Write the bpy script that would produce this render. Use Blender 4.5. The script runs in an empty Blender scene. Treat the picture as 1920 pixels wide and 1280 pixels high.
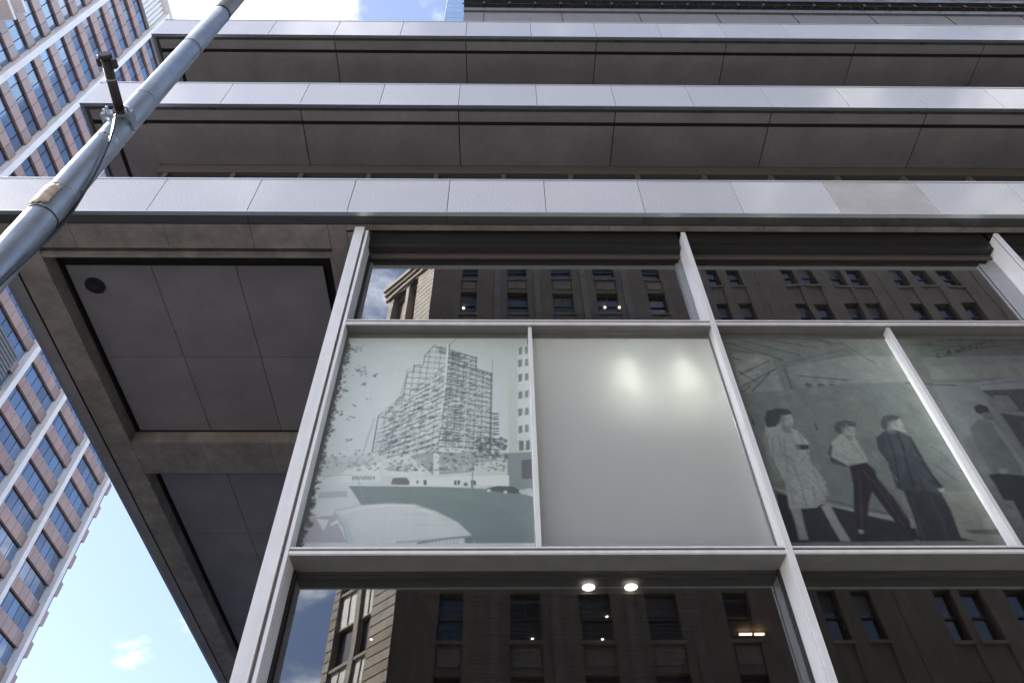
import bpy, bmesh, math, random, json
import numpy as np
from mathutils import Matrix, Vector
random.seed(7)
sc = bpy.context.scene
COL = sc.collection
# ---------------------------------------------------------------- camera (origin = eye height, ground at z = -1.6)
yaw, pit, rol = math.radians(1.2552), math.radians(49.306), math.radians(-0.8592)
Fv = Vector((math.sin(yaw)*math.cos(pit), math.cos(yaw)*math.cos(pit), math.sin(pit)))
R0 = Vector((math.cos(yaw), -math.sin(yaw), 0)); U0 = R0.cross(Fv)
Rv = R0*math.cos(rol)+U0*math.sin(rol); Uv = -R0*math.sin(rol)+U0*math.cos(rol)
cd = bpy.data.cameras.new('camera'); cam = bpy.data.objects.new('camera', cd); COL.objects.link(cam)
cam.matrix_world = Matrix(((Rv.x, Uv.x, -Fv.x, 0), (Rv.y, Uv.y, -Fv.y, 0), (Rv.z, Uv.z, -Fv.z, 0), (0, 0, 0, 1)))
cd.sensor_width = 36; cd.lens = 1408.26/1920*36; cd.clip_start = 0.05; cd.clip_end = 5000
sc.camera = cam
# ---------------------------------------------------------------- sky, sun, exposure
SUN = Vector((-0.76, -0.008, 0.65)).normalized()
EXPO = 2.25
w = bpy.data.worlds.new('World'); sc.world = w; w.use_nodes = True
nt = w.node_tree; nt.nodes.clear()
def nd(nt, t, **k):
    n = nt.nodes.new(t)
    for a, b in k.items(): setattr(n, a, b)
    return n
out = nd(nt, 'ShaderNodeOutputWorld'); bg = nd(nt, 'ShaderNodeBackground')
sky = nd(nt, 'ShaderNodeTexSky', sky_type='NISHITA'); sky.sun_disc = False
sky.sun_elevation = math.asin(SUN.z); sky.sun_rotation = math.atan2(SUN.x, SUN.y)
sky.air_density = 1.0; sky.dust_density = 1.0; sky.ozone_density = 1.3
tc = nd(nt, 'ShaderNodeTexCoord')
mp = nd(nt, 'ShaderNodeMapping'); mp.inputs['Scale'].default_value = (1, 1, 2.0)
nt.links.new(tc.outputs['Generated'], mp.inputs['Vector'])
nz = nd(nt, 'ShaderNodeTexNoise'); nz.inputs['Scale'].default_value = 5.0; nz.inputs['Detail'].default_value = 9; nz.inputs['Roughness'].default_value = 0.58
nt.links.new(mp.outputs[0], nz.inputs['Vector'])
last = None
# broad cloud masses lying in these directions: (x, y, z), angular sharpness, weight
for d, k, wt in [((-1.35, 1, 3.3), 90, .34), ((-.285, -1, .64), 500, .16), ((-.245, -1, .44), 700, .14), ((-.31, -1, 1.42), 500, .10), ((-.5, 1, .60), 16, -.16), ((-.40, 1, .575), 500, .22), ((-.50, 1, .50), 900, .20), ((.8, -1, 1.0), 14, .10), ((-1, -.6, .9), 6, .08)]:
    v = Vector(d).normalized()
    dp = nd(nt, 'ShaderNodeVectorMath', operation='DOT_PRODUCT'); nt.links.new(tc.outputs['Generated'], dp.inputs[0]); dp.inputs[1].default_value = v
    s1 = nd(nt, 'ShaderNodeMath', operation='SUBTRACT'); nt.links.new(dp.outputs['Value'], s1.inputs[0]); s1.inputs[1].default_value = 1
    m1 = nd(nt, 'ShaderNodeMath', operation='MULTIPLY'); nt.links.new(s1.outputs[0], m1.inputs[0]); m1.inputs[1].default_value = k
    e1 = nd(nt, 'ShaderNodeMath', operation='EXPONENT'); nt.links.new(m1.outputs[0], e1.inputs[0])
    m2 = nd(nt, 'ShaderNodeMath', operation='MULTIPLY_ADD'); nt.links.new(e1.outputs[0], m2.inputs[0]); m2.inputs[1].default_value = wt
    if last is None: nt.links.new(nz.outputs['Fac'], m2.inputs[2])
    else: nt.links.new(last.outputs[0], m2.inputs[2])
    last = m2
cr = nd(nt, 'ShaderNodeMapRange'); cr.interpolation_type = 'SMOOTHSTEP'
cr.inputs['From Min'].default_value = .56; cr.inputs['From Max'].default_value = .82; cr.inputs['To Max'].default_value = .92
nt.links.new(last.outputs[0], cr.inputs['Value'])
nz2 = nd(nt, 'ShaderNodeTexNoise'); nz2.inputs['Scale'].default_value = 7; nz2.inputs['Detail'].default_value = 5
nt.links.new(mp.outputs[0], nz2.inputs['Vector'])
cc = nd(nt, 'ShaderNodeMix', data_type='RGBA'); cc.inputs['A'].default_value = (7.0, 7.05, 7.2, 1); cc.inputs['B'].default_value = (13, 12.8, 12.5, 1)
nt.links.new(nz2.outputs['Fac'], cc.inputs['Factor'])
veil = nd(nt, 'ShaderNodeMix', data_type='RGBA'); veil.inputs['Factor'].default_value = .10; veil.inputs['B'].default_value = (2.2, 2.3, 2.4, 1)
skm = nd(nt, 'ShaderNodeVectorMath', operation='MULTIPLY'); skm.inputs[1].default_value = (.72, .68, .72); nt.links.new(sky.outputs[0], skm.inputs[0]); nt.links.new(skm.outputs[0], veil.inputs['A'])
mx = nd(nt, 'ShaderNodeMix', data_type='RGBA')
nt.links.new(cr.outputs[0], mx.inputs['Factor']); nt.links.new(veil.outputs['Result'], mx.inputs['A']); nt.links.new(cc.outputs['Result'], mx.inputs['B'])
nt.links.new(mx.outputs['Result'], bg.inputs['Color']); bg.inputs['Strength'].default_value = 0.10
nt.links.new(bg.outputs[0], out.inputs[0])
sl = bpy.data.lights.new('sun', 'SUN'); sl.energy = 3.6; sl.angle = math.radians(.5); sl.color = (1, .95, .87)
so = bpy.data.objects.new('sun', sl); COL.objects.link(so); so.rotation_euler = SUN.to_track_quat('Z', 'Y').to_euler(); so.location = (-20, 0, 60)
vs = sc.view_settings; vs.view_transform = 'Standard'; vs.look = 'None'; vs.gamma = 1; vs.use_curve_mapping = False; vs.exposure = EXPO
sc.render.engine = 'CYCLES'; sc.cycles.use_denoising = True
sc.cycles.max_bounces = 10; sc.cycles.transparent_max_bounces = 12; sc.cycles.diffuse_bounces = 5; sc.cycles.glossy_bounces = 4
sc.cycles.sample_clamp_indirect = 6
# ---------------------------------------------------------------- materials
def mat(name, col, rough=.6, metal=0, nscale=0, namt=0, bump=0, coat=0, coat_rough=.05, rnd=0, speck=0, streak=0, spec=.5, warm=None, stain=0):
    m = bpy.data.materials.new(name); m.use_nodes = True; t = m.node_tree; b = t.nodes['Principled BSDF']
    b.inputs['Roughness'].default_value = rough; b.inputs['Metallic'].default_value = metal
    b.inputs['Coat Weight'].default_value = coat; b.inputs['Coat Roughness'].default_value = coat_rough
    b.inputs['Specular IOR Level'].default_value = spec
    geo = nd(t, 'ShaderNodeNewGeometry'); oi = nd(t, 'ShaderNodeObjectInfo')
    cur = nd(t, 'ShaderNodeRGB'); cur.outputs[0].default_value = (*col, 1); cur = cur.outputs[0]
    def mul(cur, fac):
        h = nd(t, 'ShaderNodeVectorMath', operation='SCALE'); t.links.new(cur, h.inputs[0]); t.links.new(fac, h.inputs['Scale']); return h.outputs[0]
    def rng(o, a, b_, lo=0., hi=1.):
        r = nd(t, 'ShaderNodeMapRange'); r.inputs['From Min'].default_value = lo; r.inputs['From Max'].default_value = hi
        r.inputs['To Min'].default_value = a; r.inputs['To Max'].default_value = b_; t.links.new(o, r.inputs['Value']); return r.outputs[0]
    if warm:
        x = nd(t, 'ShaderNodeMix', data_type='RGBA'); t.links.new(cur, x.inputs['A']); x.inputs['B'].default_value = (*warm, 1)
        n = nd(t, 'ShaderNodeTexNoise'); n.inputs['Scale'].default_value = 1.3; n.inputs['Detail'].default_value = 4; t.links.new(geo.outputs['Position'], n.inputs['Vector'])
        t.links.new(rng(n.outputs['Fac'], 0, .8, .4, .7), x.inputs['Factor']); cur = x.outputs['Result']
    if rnd: cur = mul(cur, rng(oi.outputs['Random'], 1-rnd, 1+rnd*.6))
    if namt:
        n = nd(t, 'ShaderNodeTexNoise'); n.inputs['Scale'].default_value = nscale; n.inputs['Detail'].default_value = 8; n.inputs['Roughness'].default_value = .6
        t.links.new(geo.outputs['Position'], n.inputs['Vector']); cur = mul(cur, rng(n.outputs['Fac'], 1-namt, 1+namt, .3, .7))
    if speck:
        n = nd(t, 'ShaderNodeTexNoise'); n.inputs['Scale'].default_value = 55; n.inputs['Detail'].default_value = 3
        t.links.new(geo.outputs['Position'], n.inputs['Vector']); cur = mul(cur, rng(n.outputs['Fac'], 1-speck, 1+speck*.5, .35, .65))
    if streak:
        mpn = nd(t, 'ShaderNodeMapping'); mpn.inputs['Scale'].default_value = (6, 6, .5); t.links.new(geo.outputs['Position'], mpn.inputs[0])
        n = nd(t, 'ShaderNodeTexNoise'); n.inputs['Scale'].default_value = 1.5; n.inputs['Detail'].default_value = 6
        t.links.new(mpn.outputs[0], n.inputs['Vector']); cur = mul(cur, rng(n.outputs['Fac'], 1-streak, 1+streak*.4, .35, .65))
    t.links.new(cur, b.inputs['Base Color'])
    if bump:
        n = nd(t, 'ShaderNodeTexNoise'); n.inputs['Scale'].default_value = max(nscale, 4)*2; n.inputs['Detail'].default_value = 5
        t.links.new(geo.outputs['Position'], n.inputs['Vector'])
        bp = nd(t, 'ShaderNodeBump'); bp.inputs['Strength'].default_value = bump; bp.inputs['Distance'].default_value = .02
        t.links.new(n.outputs['Fac'], bp.inputs['Height']); t.links.new(bp.outputs[0], b.inputs['Normal'])
    if stain:
        n = nd(t, 'ShaderNodeTexNoise'); n.inputs['Scale'].default_value = 2; t.links.new(geo.outputs['Position'], n.inputs['Vector'])
        t.links.new(rng(n.outputs['Fac'], rough*.6, min(1, rough*1.5), .3, .7), b.inputs['Roughness'])
    return m
def glass(name, tint=(.5, .52, .5), gloss=(1, 1, 1), ior=2.3, rough=0.0, wav=0.0, pw_=2.0):
    m = bpy.data.materials.new(name); m.use_nodes = True; t = m.node_tree; t.nodes.clear()
    o = nd(t, 'ShaderNodeOutputMaterial'); mxs = nd(t, 'ShaderNodeMixShader'); tr = nd(t, 'ShaderNodeBsdfTransparent'); gl = nd(t, 'ShaderNodeBsdfGlossy'); lw = nd(t, 'ShaderNodeLayerWeight'); pw = nd(t, 'ShaderNodeMath', operation='POWER'); fr = nd(t, 'ShaderNodeMath', operation='MULTIPLY_ADD')
    tr.inputs[0].default_value = (*tint, 1); gl.inputs['Color'].default_value = (*gloss, 1); gl.inputs['Roughness'].default_value = rough; lw.inputs[0].default_value = .5; pw.inputs[1].default_value = pw_; f0 = ((ior-1)/(ior+1))**2; fr.inputs[1].default_value = 1-f0; fr.inputs[2].default_value = f0; t.links.new(lw.outputs['Facing'], pw.inputs[0]); t.links.new(pw.outputs[0], fr.inputs[0])
    t.links.new(fr.outputs[0], mxs.inputs[0]); t.links.new(tr.outputs[0], mxs.inputs[1]); t.links.new(gl.outputs[0], mxs.inputs[2]); t.links.new(mxs.outputs[0], o.inputs[0])
    if wav:
        geo = nd(t, 'ShaderNodeNewGeometry'); n = nd(t, 'ShaderNodeTexNoise'); n.inputs['Scale'].default_value = .9; n.inputs['Detail'].default_value = 1
        t.links.new(geo.outputs['Position'], n.inputs['Vector']); bp = nd(t, 'ShaderNodeBump'); bp.inputs['Strength'].default_value = wav; bp.inputs['Distance'].default_value = .01
        t.links.new(n.outputs['Fac'], bp.inputs['Height']); t.links.new(bp.outputs[0], gl.inputs['Normal'])
    return m
def emis(name, col, s):
    m = bpy.data.materials.new(name); m.use_nodes = True; t = m.node_tree; b = t.nodes['Principled BSDF']
    b.inputs['Base Color'].default_value = (.8, .8, .8, 1); b.inputs['Emission Color'].default_value = (*col, 1); b.inputs['Emission Strength'].default_value = s
    return m
M = dict(
 granite=mat('pale_polished_granite', (.83, .815, .785), .35, coat=.6, coat_rough=.06, rnd=.06, speck=.26, nscale=1.2, namt=.03),
 granite_warm_refl=mat('granite_beige_reflection', (.68, .625, .55), .4, coat=.5, coat_rough=.06, rnd=.03, speck=.14, nscale=2.2, namt=.13),
 trim=mat('brushed_steel_trim', (.70, .72, .72), .28, metal=.85),
 steel=mat('grey_steel_return', (.085, .09, .09), .35, metal=.3, rnd=.05, nscale=3, namt=.1, stain=1),
 pent=mat('grey_ledge_wall', (.27, .255, .24), .7, nscale=1.5, namt=.1),
 soffit=mat('painted_soffit_panel', (.28, .27, .275), .5, rnd=.07, nscale=1.1, namt=.16, streak=.06, stain=1),
 ceil=mat('dark_ceiling_panel', (.28, .265, .28), .6, rnd=.07, nscale=1.6, namt=.12, speck=.12),
 stone=mat('weathered_marble', (.30, .278, .25), .6, rnd=.10, nscale=2.6, namt=.32, streak=.12, bump=.05, warm=(.26, .22, .195)),
 alu=mat('anodised_aluminium', (.93, .92, .90), .32, metal=.0, coat=.5, coat_rough=.25, nscale=4, namt=.05, streak=.08),
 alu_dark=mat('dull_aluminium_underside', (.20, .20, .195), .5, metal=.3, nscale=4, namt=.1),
 header=mat('dark_header_metal', (.03, .03, .029), .45, metal=.2, nscale=4, namt=.1),
 head=mat('brown_window_head', (.15, .135, .12), .6),
 bronze=mat('brown_anodised_strip', (.22, .18, .165), .35, metal=.5),
 black=mat('black_gap', (.012, .012, .013), .9),
 dark=mat('dark_interior', (.05, .045, .042), .8, nscale=2, namt=.2),
 ceil_in=mat('interior_ceiling', (.10, .095, .09), .8),
 slat=mat('interior_ceiling_slat', (.20, .18, .165), .6),
 pane=glass('facade_glass', tint=(.62, .63, .62), gloss=(.96, .98, 1), ior=2.05, wav=.14),
 pane_clear=glass('mural_glass', tint=(.92, .95, .93), gloss=(1, 1, 1), ior=1.5, wav=.15),
 upane=mat('dark_upper_glass', (.03, .025, .035), .05, coat=.3),
 concrete=mat('grey_concrete', (.22, .20, .19), .8, nscale=2, namt=.15),
 lime=mat('limestone_ashlar', (.25, .185, .135), .8, nscale=.8, namt=.16, streak=.18, bump=.15),
 lime_lit=mat('limestone_trim_lit', (.33, .29, .25), .8, nscale=1.5, namt=.2, streak=.15, bump=.15),  # lighter copy: sun on the chamfer put into the colour; also trim
 lime_dk=mat('darker_limestone', (.27, .22, .175), .8, nscale=1.5, namt=.25, bump=.15),
 sash=mat('dark_window_sash', (.12, .105, .095), .5),
 greyblind=mat('grey_blind', (.20, .19, .175), .7, rnd=.3),
 wpane=mat('old_window_glass', (.07, .065, .07), .04, spec=1.0, coat=1, coat_rough=.02, rnd=.5),
 blind_and_glint=mat('white_lining_and_glint', (.72, .72, .70), .7, rnd=.1),
 tw_white=mat('white_tower_pier', (.90, .87, .84), .6, nscale=.4, namt=.05, streak=.08),
 tw_pane=mat('blue_tower_glass', (.085, .16, .30), .06, coat=1, coat_rough=.03, spec=1, rnd=.6),
 tw_sp=mat('mauve_spandrel', (.42, .275, .23), .35, coat=.35, coat_rough=.1, rnd=.13, nscale=1, namt=.06),
 tw_sp_refl=mat('spandrel_pier_reflection', (.33, .235, .20), .3, coat=.3, rnd=.1),  # panel beside each pier: the pier's reflection put into a browner colour
 tw_dark=mat('tower_frame_and_shade', (.035, .025, .04), .6),
 tw_brown=mat('brown_louvre', (.13, .10, .08), .6),
 tw_body=mat('tower_body', (.25, .23, .22), .7),
 bl_glass=mat('pale_blue_curtain_wall', (.22, .36, .55), .25, coat=.6, rnd=.06),
 galv=mat('galvanised_steel', (.36, .41, .47), .42, metal=.45, nscale=9, namt=.13, streak=.12, stain=1, bump=.02),
 tape=mat('torn_paper_sticker', (.55, .42, .28), .8, nscale=25, namt=.4, warm=(.75, .68, .58)),
 rust=mat('dark_bronze_tube', (.035, .028, .027), .5, metal=.2, nscale=12, namt=.3),
 cable=mat('black_cable', (.03, .035, .045), .5),
 bolt=mat('bright_zinc_bolt', (.75, .76, .78), .3, metal=1),
 asphalt=mat('asphalt', (.05, .05, .052), .85, nscale=8, namt=.2, bump=.3),
 paving=mat('pale_paving', (.21, .20, .19), .75, nscale=3, namt=.12),
 paint=mat('road_paint', (.75, .75, .72), .6),
 lens=mat('black_downlight', (.02, .02, .022), .25),
 lamp=emis('warm_lamp', (1, .95, .85), 2.2), lamp_dim=emis('small_lamp', (1, .9, .75), 2.0), lamp_or=emis('orange_tube', (1, .62, .35), 3),
)
def film_mat(name, attr=False, col=(.6, .62, .58), tr=.5):
    m = bpy.data.materials.new(name); m.use_nodes = True; t = m.node_tree; t.nodes.clear()
    o = nd(t, 'ShaderNodeOutputMaterial'); mxs = nd(t, 'ShaderNodeMixShader'); di = nd(t, 'ShaderNodeBsdfDiffuse'); tl = nd(t, 'ShaderNodeBsdfTranslucent')
    mxs.inputs[0].default_value = tr
    if attr:
        a = nd(t, 'ShaderNodeVertexColor', layer_name='print'); t.links.new(a.outputs[0], di.inputs[0]); t.links.new(a.outputs[0], tl.inputs[0])
    else:
        di.inputs[0].default_value = (*col, 1); tl.inputs[0].default_value = (*col, 1)
    t.links.new(di.outputs[0], mxs.inputs[1]); t.links.new(tl.outputs[0], mxs.inputs[2])
    gl = nd(t, 'ShaderNodeBsdfGlossy'); gl.inputs['Roughness'].default_value = .27; lw = nd(t, 'ShaderNodeLayerWeight'); lw.inputs[0].default_value = .5
    pw = nd(t, 'ShaderNodeMath', operation='POWER'); pw.inputs[1].default_value = 3; ma = nd(t, 'ShaderNodeMath', operation='MULTIPLY_ADD'); ma.inputs[1].default_value = .9; ma.inputs[2].default_value = .045
    t.links.new(lw.outputs['Facing'], pw.inputs[0]); t.links.new(pw.outputs[0], ma.inputs[0])
    m2 = nd(t, 'ShaderNodeMixShader'); t.links.new(ma.outputs[0], m2.inputs[0]); t.links.new(mxs.outputs[0], m2.inputs[1]); t.links.new(gl.outputs[0], m2.inputs[2]); t.links.new(m2.outputs[0], o.inputs[0])
    return m
M['film'] = film_mat('frosted_film', False, (.63, .63, .615), .4)
M['print'] = film_mat('printed_film', True, tr=.35)
# ---------------------------------------------------------------- builders
def link(name, me, parent=None, loc=(0, 0, 0)):
    o = bpy.data.objects.new(name, me); COL.objects.link(o); o.location = loc
    if parent: o.parent = parent
    return o
def tag(o, label=None, cat=None, group=None, kind=None):
    if label: o['label'] = label
    if cat: o['category'] = cat
    if group: o['group'] = group
    if kind: o['kind'] = kind
    return o
_cache = {}
def box_mesh(name, dx, dy, dz, m, bev=0):
    k = (round(dx, 4), round(dy, 4), round(dz, 4), m, bev)
    if k in _cache: return _cache[k]
    bm = bmesh.new(); bmesh.ops.create_cube(bm, size=1)
    for v in bm.verts: v.co = Vector((v.co.x*dx, v.co.y*dy, v.co.z*dz))
    if bev: bmesh.ops.bevel(bm, geom=bm.edges[:], offset=bev, segments=1, affect='EDGES')
    me = bpy.data.meshes.new(name); bm.to_mesh(me); bm.free(); me.materials.append(M[m]); _cache[k] = me
    return me
def box(name, x0, x1, y0, y1, z0, z1, m, parent=None, bev=0):
    me = box_mesh(name, x1-x0, y1-y0, z1-z0, m, bev)
    return link(name, me, parent, ((x0+x1)/2, (y0+y1)/2, (z0+z1)/2))
def boxes(name, L, m, parent=None):
    """several boxes joined into one mesh; m = material or list of materials with index as 7th item"""
    V = []; Fc = []; I = []
    for b in L:
        x0, x1, y0, y1, z0, z1 = b[:6]; n = len(V)
        V += [(x0, y0, z0), (x1, y0, z0), (x1, y1, z0), (x0, y1, z0), (x0, y0, z1), (x1, y0, z1), (x1, y1, z1), (x0, y1, z1)]
        Fc += [tuple(n+i for i in f) for f in ((3, 2, 1, 0), (4, 5, 6, 7), (0, 1, 5, 4), (1, 2, 6, 5), (2, 3, 7, 6), (3, 0, 4, 7))]
        I += [b[6] if len(b) > 6 else 0]*6
    me = bpy.data.meshes.new(name); me.from_pydata(V, [], Fc)
    for mm in (m if isinstance(m, list) else [m]): me.materials.append(M[mm])
    me.polygons.foreach_set('material_index', I)
    return link(name, me, parent)
def prism(name, pts, z0, z1, m, parent=None):
    n = len(pts); V = [(x, y, z0) for x, y in pts]+[(x, y, z1) for x, y in pts]
    Fc = [tuple(reversed(range(n))), tuple(range(n, 2*n))]+[(i, (i+1) % n, (i+1) % n+n, i+n) for i in range(n)]
    me = bpy.data.meshes.new(name); me.from_pydata(V, [], Fc); me.materials.append(M[m]); return link(name, me, parent)
def tube(name, pts, r, m, parent=None, seg=16, caps=True, smooth=True):
    rs = r if isinstance(r, (list, tuple)) else [r]*len(pts); V = []; Fc = []
    P = [Vector(p) for p in pts]
    for i, p in enumerate(P):
        d = (P[min(i+1, len(P)-1)]-P[max(i-1, 0)]).normalized(); a = d.cross(Vector((0, 0, 1)) if abs(d.z) < .9 else Vector((0, 1, 0))).normalized(); b = d.cross(a)
        for k in range(seg):
            t = 2*math.pi*k/seg; V.append(p+a*math.cos(t)*rs[i]+b*math.sin(t)*rs[i])
    for i in range(len(P)-1):
        for k in range(seg):
            k2 = (k+1) % seg; Fc.append((i*seg+k, i*seg+k2, (i+1)*seg+k2, (i+1)*seg+k))
    if caps: Fc += [tuple(range(seg)), tuple(reversed(range((len(P)-1)*seg, len(P)*seg)))]
    me = bpy.data.meshes.new(name); me.from_pydata(V, [], Fc); me.materials.append(M[m])
    bm = bmesh.new(); bm.from_mesh(me); bmesh.ops.recalc_face_normals(bm, faces=bm.faces); bm.to_mesh(me); bm.free()
    if smooth: me.polygons.foreach_set('use_smooth', [len(p.vertices) == 4 for p in me.polygons])
    return link(name, me, parent)
def root(name, loc, label, cat, group=None):
    o = bpy.data.objects.new(name, None); COL.objects.link(o); o.location = loc
    o.matrix_world = Matrix.Translation(loc); tag(o, label, cat, group); o['_'] = 0; del o['_']
    return o
class Off:
    """collects children written in world coordinates and re-bases them on the thing's own empty"""
    pass
G0 = -1.6
# ---------------------------------------------------------------- ground
tag(box('ground', -900, 900, -900, 900, G0-.9, G0-.16, 'concrete'), kind='structure')
tag(box('road', -900, 900, -11.5, 0.8, G0-.159, G0-.13, 'asphalt'), kind='structure')
tag(box('side_road', -40, -12, 0.804, 300, G0-.159, G0-.13, 'asphalt'), kind='structure')
tag(box('pavement', -11.9, 200, 0.95, 60, G0-.159, G0, 'paving'), kind='structure')
tag(box('far_pavement', -40, 200, -15.3, -11.65, G0-.159, G0, 'paving'), kind='structure')
tag(box('kerb', -11.9, 200, .8, .948, G0-.159, G0+.006, 'concrete'), kind='structure')
tag(boxes('road_marking', [(x, x+3, -5.5, -5.38, G0-.13, G0-.126) for x in range(-60, 60, 9)], 'paint'), kind='structure')
# ---------------------------------------------------------------- the office building
OB = root('office_building', (0, 0, 0), 'modern office building with three pale granite fascia bands over tall glazed windows', 'building')
ZB = [(9.659, 10.648), (13.477, 14.465), (17.2225, 18.191)]
YF, XC, PJ = 5.8, -7.804, 1.474
joints = [XC]+[-.809+PJ*n for n in range(-4, 16)]; XR = joints[-1]
yj = [YF+.07]+[YF+.07+PJ*n for n in range(1, 14)]; YB = yj[-1]
g = .005
for bi, (zb, zt) in enumerate(ZB):
    # concrete core behind the cladding
    boxes('slab_core', [(XC+.075, XR, YF+.075, YB, zb+.03, zt-.03)] if bi else [(XC+.075, XR, YF+.075, 5.99, zb+.012, zt-.03), (XC+.075, -7.56, 5.99, YB, zb+.012, zt-.03), (-7.56, XR, 5.99, YB, zb+.75, zt-.03)], 'black', OB)
    for i in range(len(joints)-1):
        warm = (bi == 0 and i in (9,))  # one beige panel: warm reflections put into its colour
        o = box('fascia_panel', joints[i]+g, joints[i+1]-g, YF, YF+.05, zb+.022, zt-.016, 'granite_warm_refl' if warm else 'granite', OB, .003)
        if warm: o['label'] = 'granite fascia panel, warm reflections put into its beige colour'
    for i in range(len(yj)-1):
        box('fascia_panel', XC, XC+.05, yj[i]+g, yj[i+1]-g, zb+.022, zt-.016, 'granite', OB, .003)
    boxes('edge_trim', [(XC-.006, XR, YF-.006, YF+.06, zb, zb+.02), (XC-.006, XC+.06, YF+.06, YB, zb, zb+.02),
                        (XC-.012, XR, YF-.012, YF+.3, zt-.014, zt+.01), (XC-.012, XC+.3, YF+.3, YB, zt-.014, zt+.01)], 'trim', OB)
# undersides of the two upper bands: steel return, dark slot, painted soffit panels
for bi in (1, 2):
    zb = ZB[bi][0]
    jj = [XC+.05]+[-.809+PJ*n for n in range(-4, 16, 2)]+[XR]
    boxes('drip_edge', [(XC+.06, XR, YF+.06, YF+.12, zb+.004, zb+.03), (XC+.06, XC+.12, YF+.12, YB, zb+.004, zb+.03)], 'steel', OB)
    for i in range(len(jj)-1):
        x0 = max(jj[i], XC+.12)
        if jj[i+1]-x0 < .05: continue
        box('soffit_panel', x0+g*2, jj[i+1]-g*2, YF+.12, 6.12, zb+.006, zb+.028, 'soffit', OB)
        if i: box('soffit_panel', jj[i]+g*2, jj[i+1]-g*2, 6.20, 7.03, zb+.006, zb+.028, 'soffit', OB)
    boxes('soffit_slot', [(XC+.42, XR, 6.12, 6.20, zb+.024, zb+.0295), (XC+.42, XC+.50, 6.20, YB, zb+.024, zb+.0295)], 'black', OB)
    yy = [6.21+PJ*2*n for n in range(0, 8)]
    for i in range(len(yy)-1):
        box('soffit_panel', XC+.12, XC+.42-g, yy[i]+g, min(yy[i+1], YB)-g, zb+.006, zb+.028, 'soffit', OB)
        box('soffit_panel', XC+.50+g, -6.7, yy[i]+g, min(yy[i+1], YB)-g, zb+.006, zb+.028, 'soffit', OB)
# the window wall of the upper storeys, set back behind the bands
for (z0, z1) in ((10.655, 13.482), (14.47, 17.228)):
    boxes('window_head', [(-6.66, XR, 7.035, 7.16, z1-.30, z1), (-6.66, -6.53, 7.16, YB, z1-.30, z1)], 'head', OB)
    box('window_band', -6.5, XR, 7.24, 7.27, z0, z1-.3, 'upane', OB)
    boxes('window_band', [(-6.5, -6.47, 7.27, YB, z0, z1-.3)], 'upane', OB)
    for n in range(-3, 18):
        x = -2.567+1.303*n
        if x < XR: box('mullion', x-.045, x+.045, 7.05, 7.24, z0, z1-.3, 'head', OB)
    for n in range(0, 9):
        box('mullion', -6.66, -6.5, 7.2+1.9*n, 7.29+1.9*n, z0, z1-.3, 'head', OB)
# solid core of the building behind the upper windows
boxes('building_core', [(-6.0, XR, 9.0, YB, 10.66, 13.47), (-6.0, XR, 9.0, YB, 14.48, 17.21)], 'dark', OB)
boxes('railing_shoe', [(-7.3, XR, 6.3, 6.34, 18.192, 18.3)], 'steel', OB)
# ---- first soffit: steel return, stone strips, coffers
zs = ZB[0][0]
for n in range(-5, 15, 2):
    x0 = max(XC+.062, -.809+PJ*(n-1)); x1 = min(XR, -.809+PJ*(n+1))
    if x1 <= x0: continue
    box('return_panel', x0+g, x1-g, YF+.062, 6.0, zs+.002, zs+.014, 'steel', OB)
for i in range(0, 12, 2):
    box('return_panel', XC+.062, -7.56, max(6.004, yj[i]+g), yj[i+2]-g if i+2 < len(yj) else YB, zs+.002, zs+.014, 'soffit', OB)
ST = zs+.008
def slab(x0, x1, y0, y1): box('stone_slab', x0+.003, x1-.003, y0+.003, y1-.003, ST, ST+.04, 'stone', OB, .002)
fx = [-7.53, -6.45, -5.05, -3.76, -2.60, -2.33]
for i in range(5): slab(fx[i], fx[i+1], 6.02, 6.45)
fx2 = [-2.33]+[-.809+2.335*n*.5+.1 for n in range(0, 19)]
for i in range(len(fx2)-1): slab(fx2[i], fx2[i+1], 6.02, 6.118)
ys = [6.45]+[7.85+1.4*n for n in range(11)]
for i in range(len(ys)-1): slab(-7.53, -7.06, ys[i], ys[i+1])
slab(-2.60, -2.33, 6.45, 8.6); slab(-2.60, -2.33, 8.6, 10.87)
cx = [-7.06, -5.75, -4.45, -3.2, -2.33]
for i in range(4): slab(cx[i], cx[i+1], 10.87, 11.74)
slab(-2.33, -2.0, 6.45, 9.2); slab(-2.33, -1.96, 6.155, 6.45)
boxes('shadow_groove', [(-7.56, -7.53, 6.0, YB, zs+.03, zs+.05), (-7.53, XR, 6.0, 6.02, zs+.03, zs+.05), (-2.33, XR, 6.118, 6.15, zs+.03, zs+.05)], 'black', OB)
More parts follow.
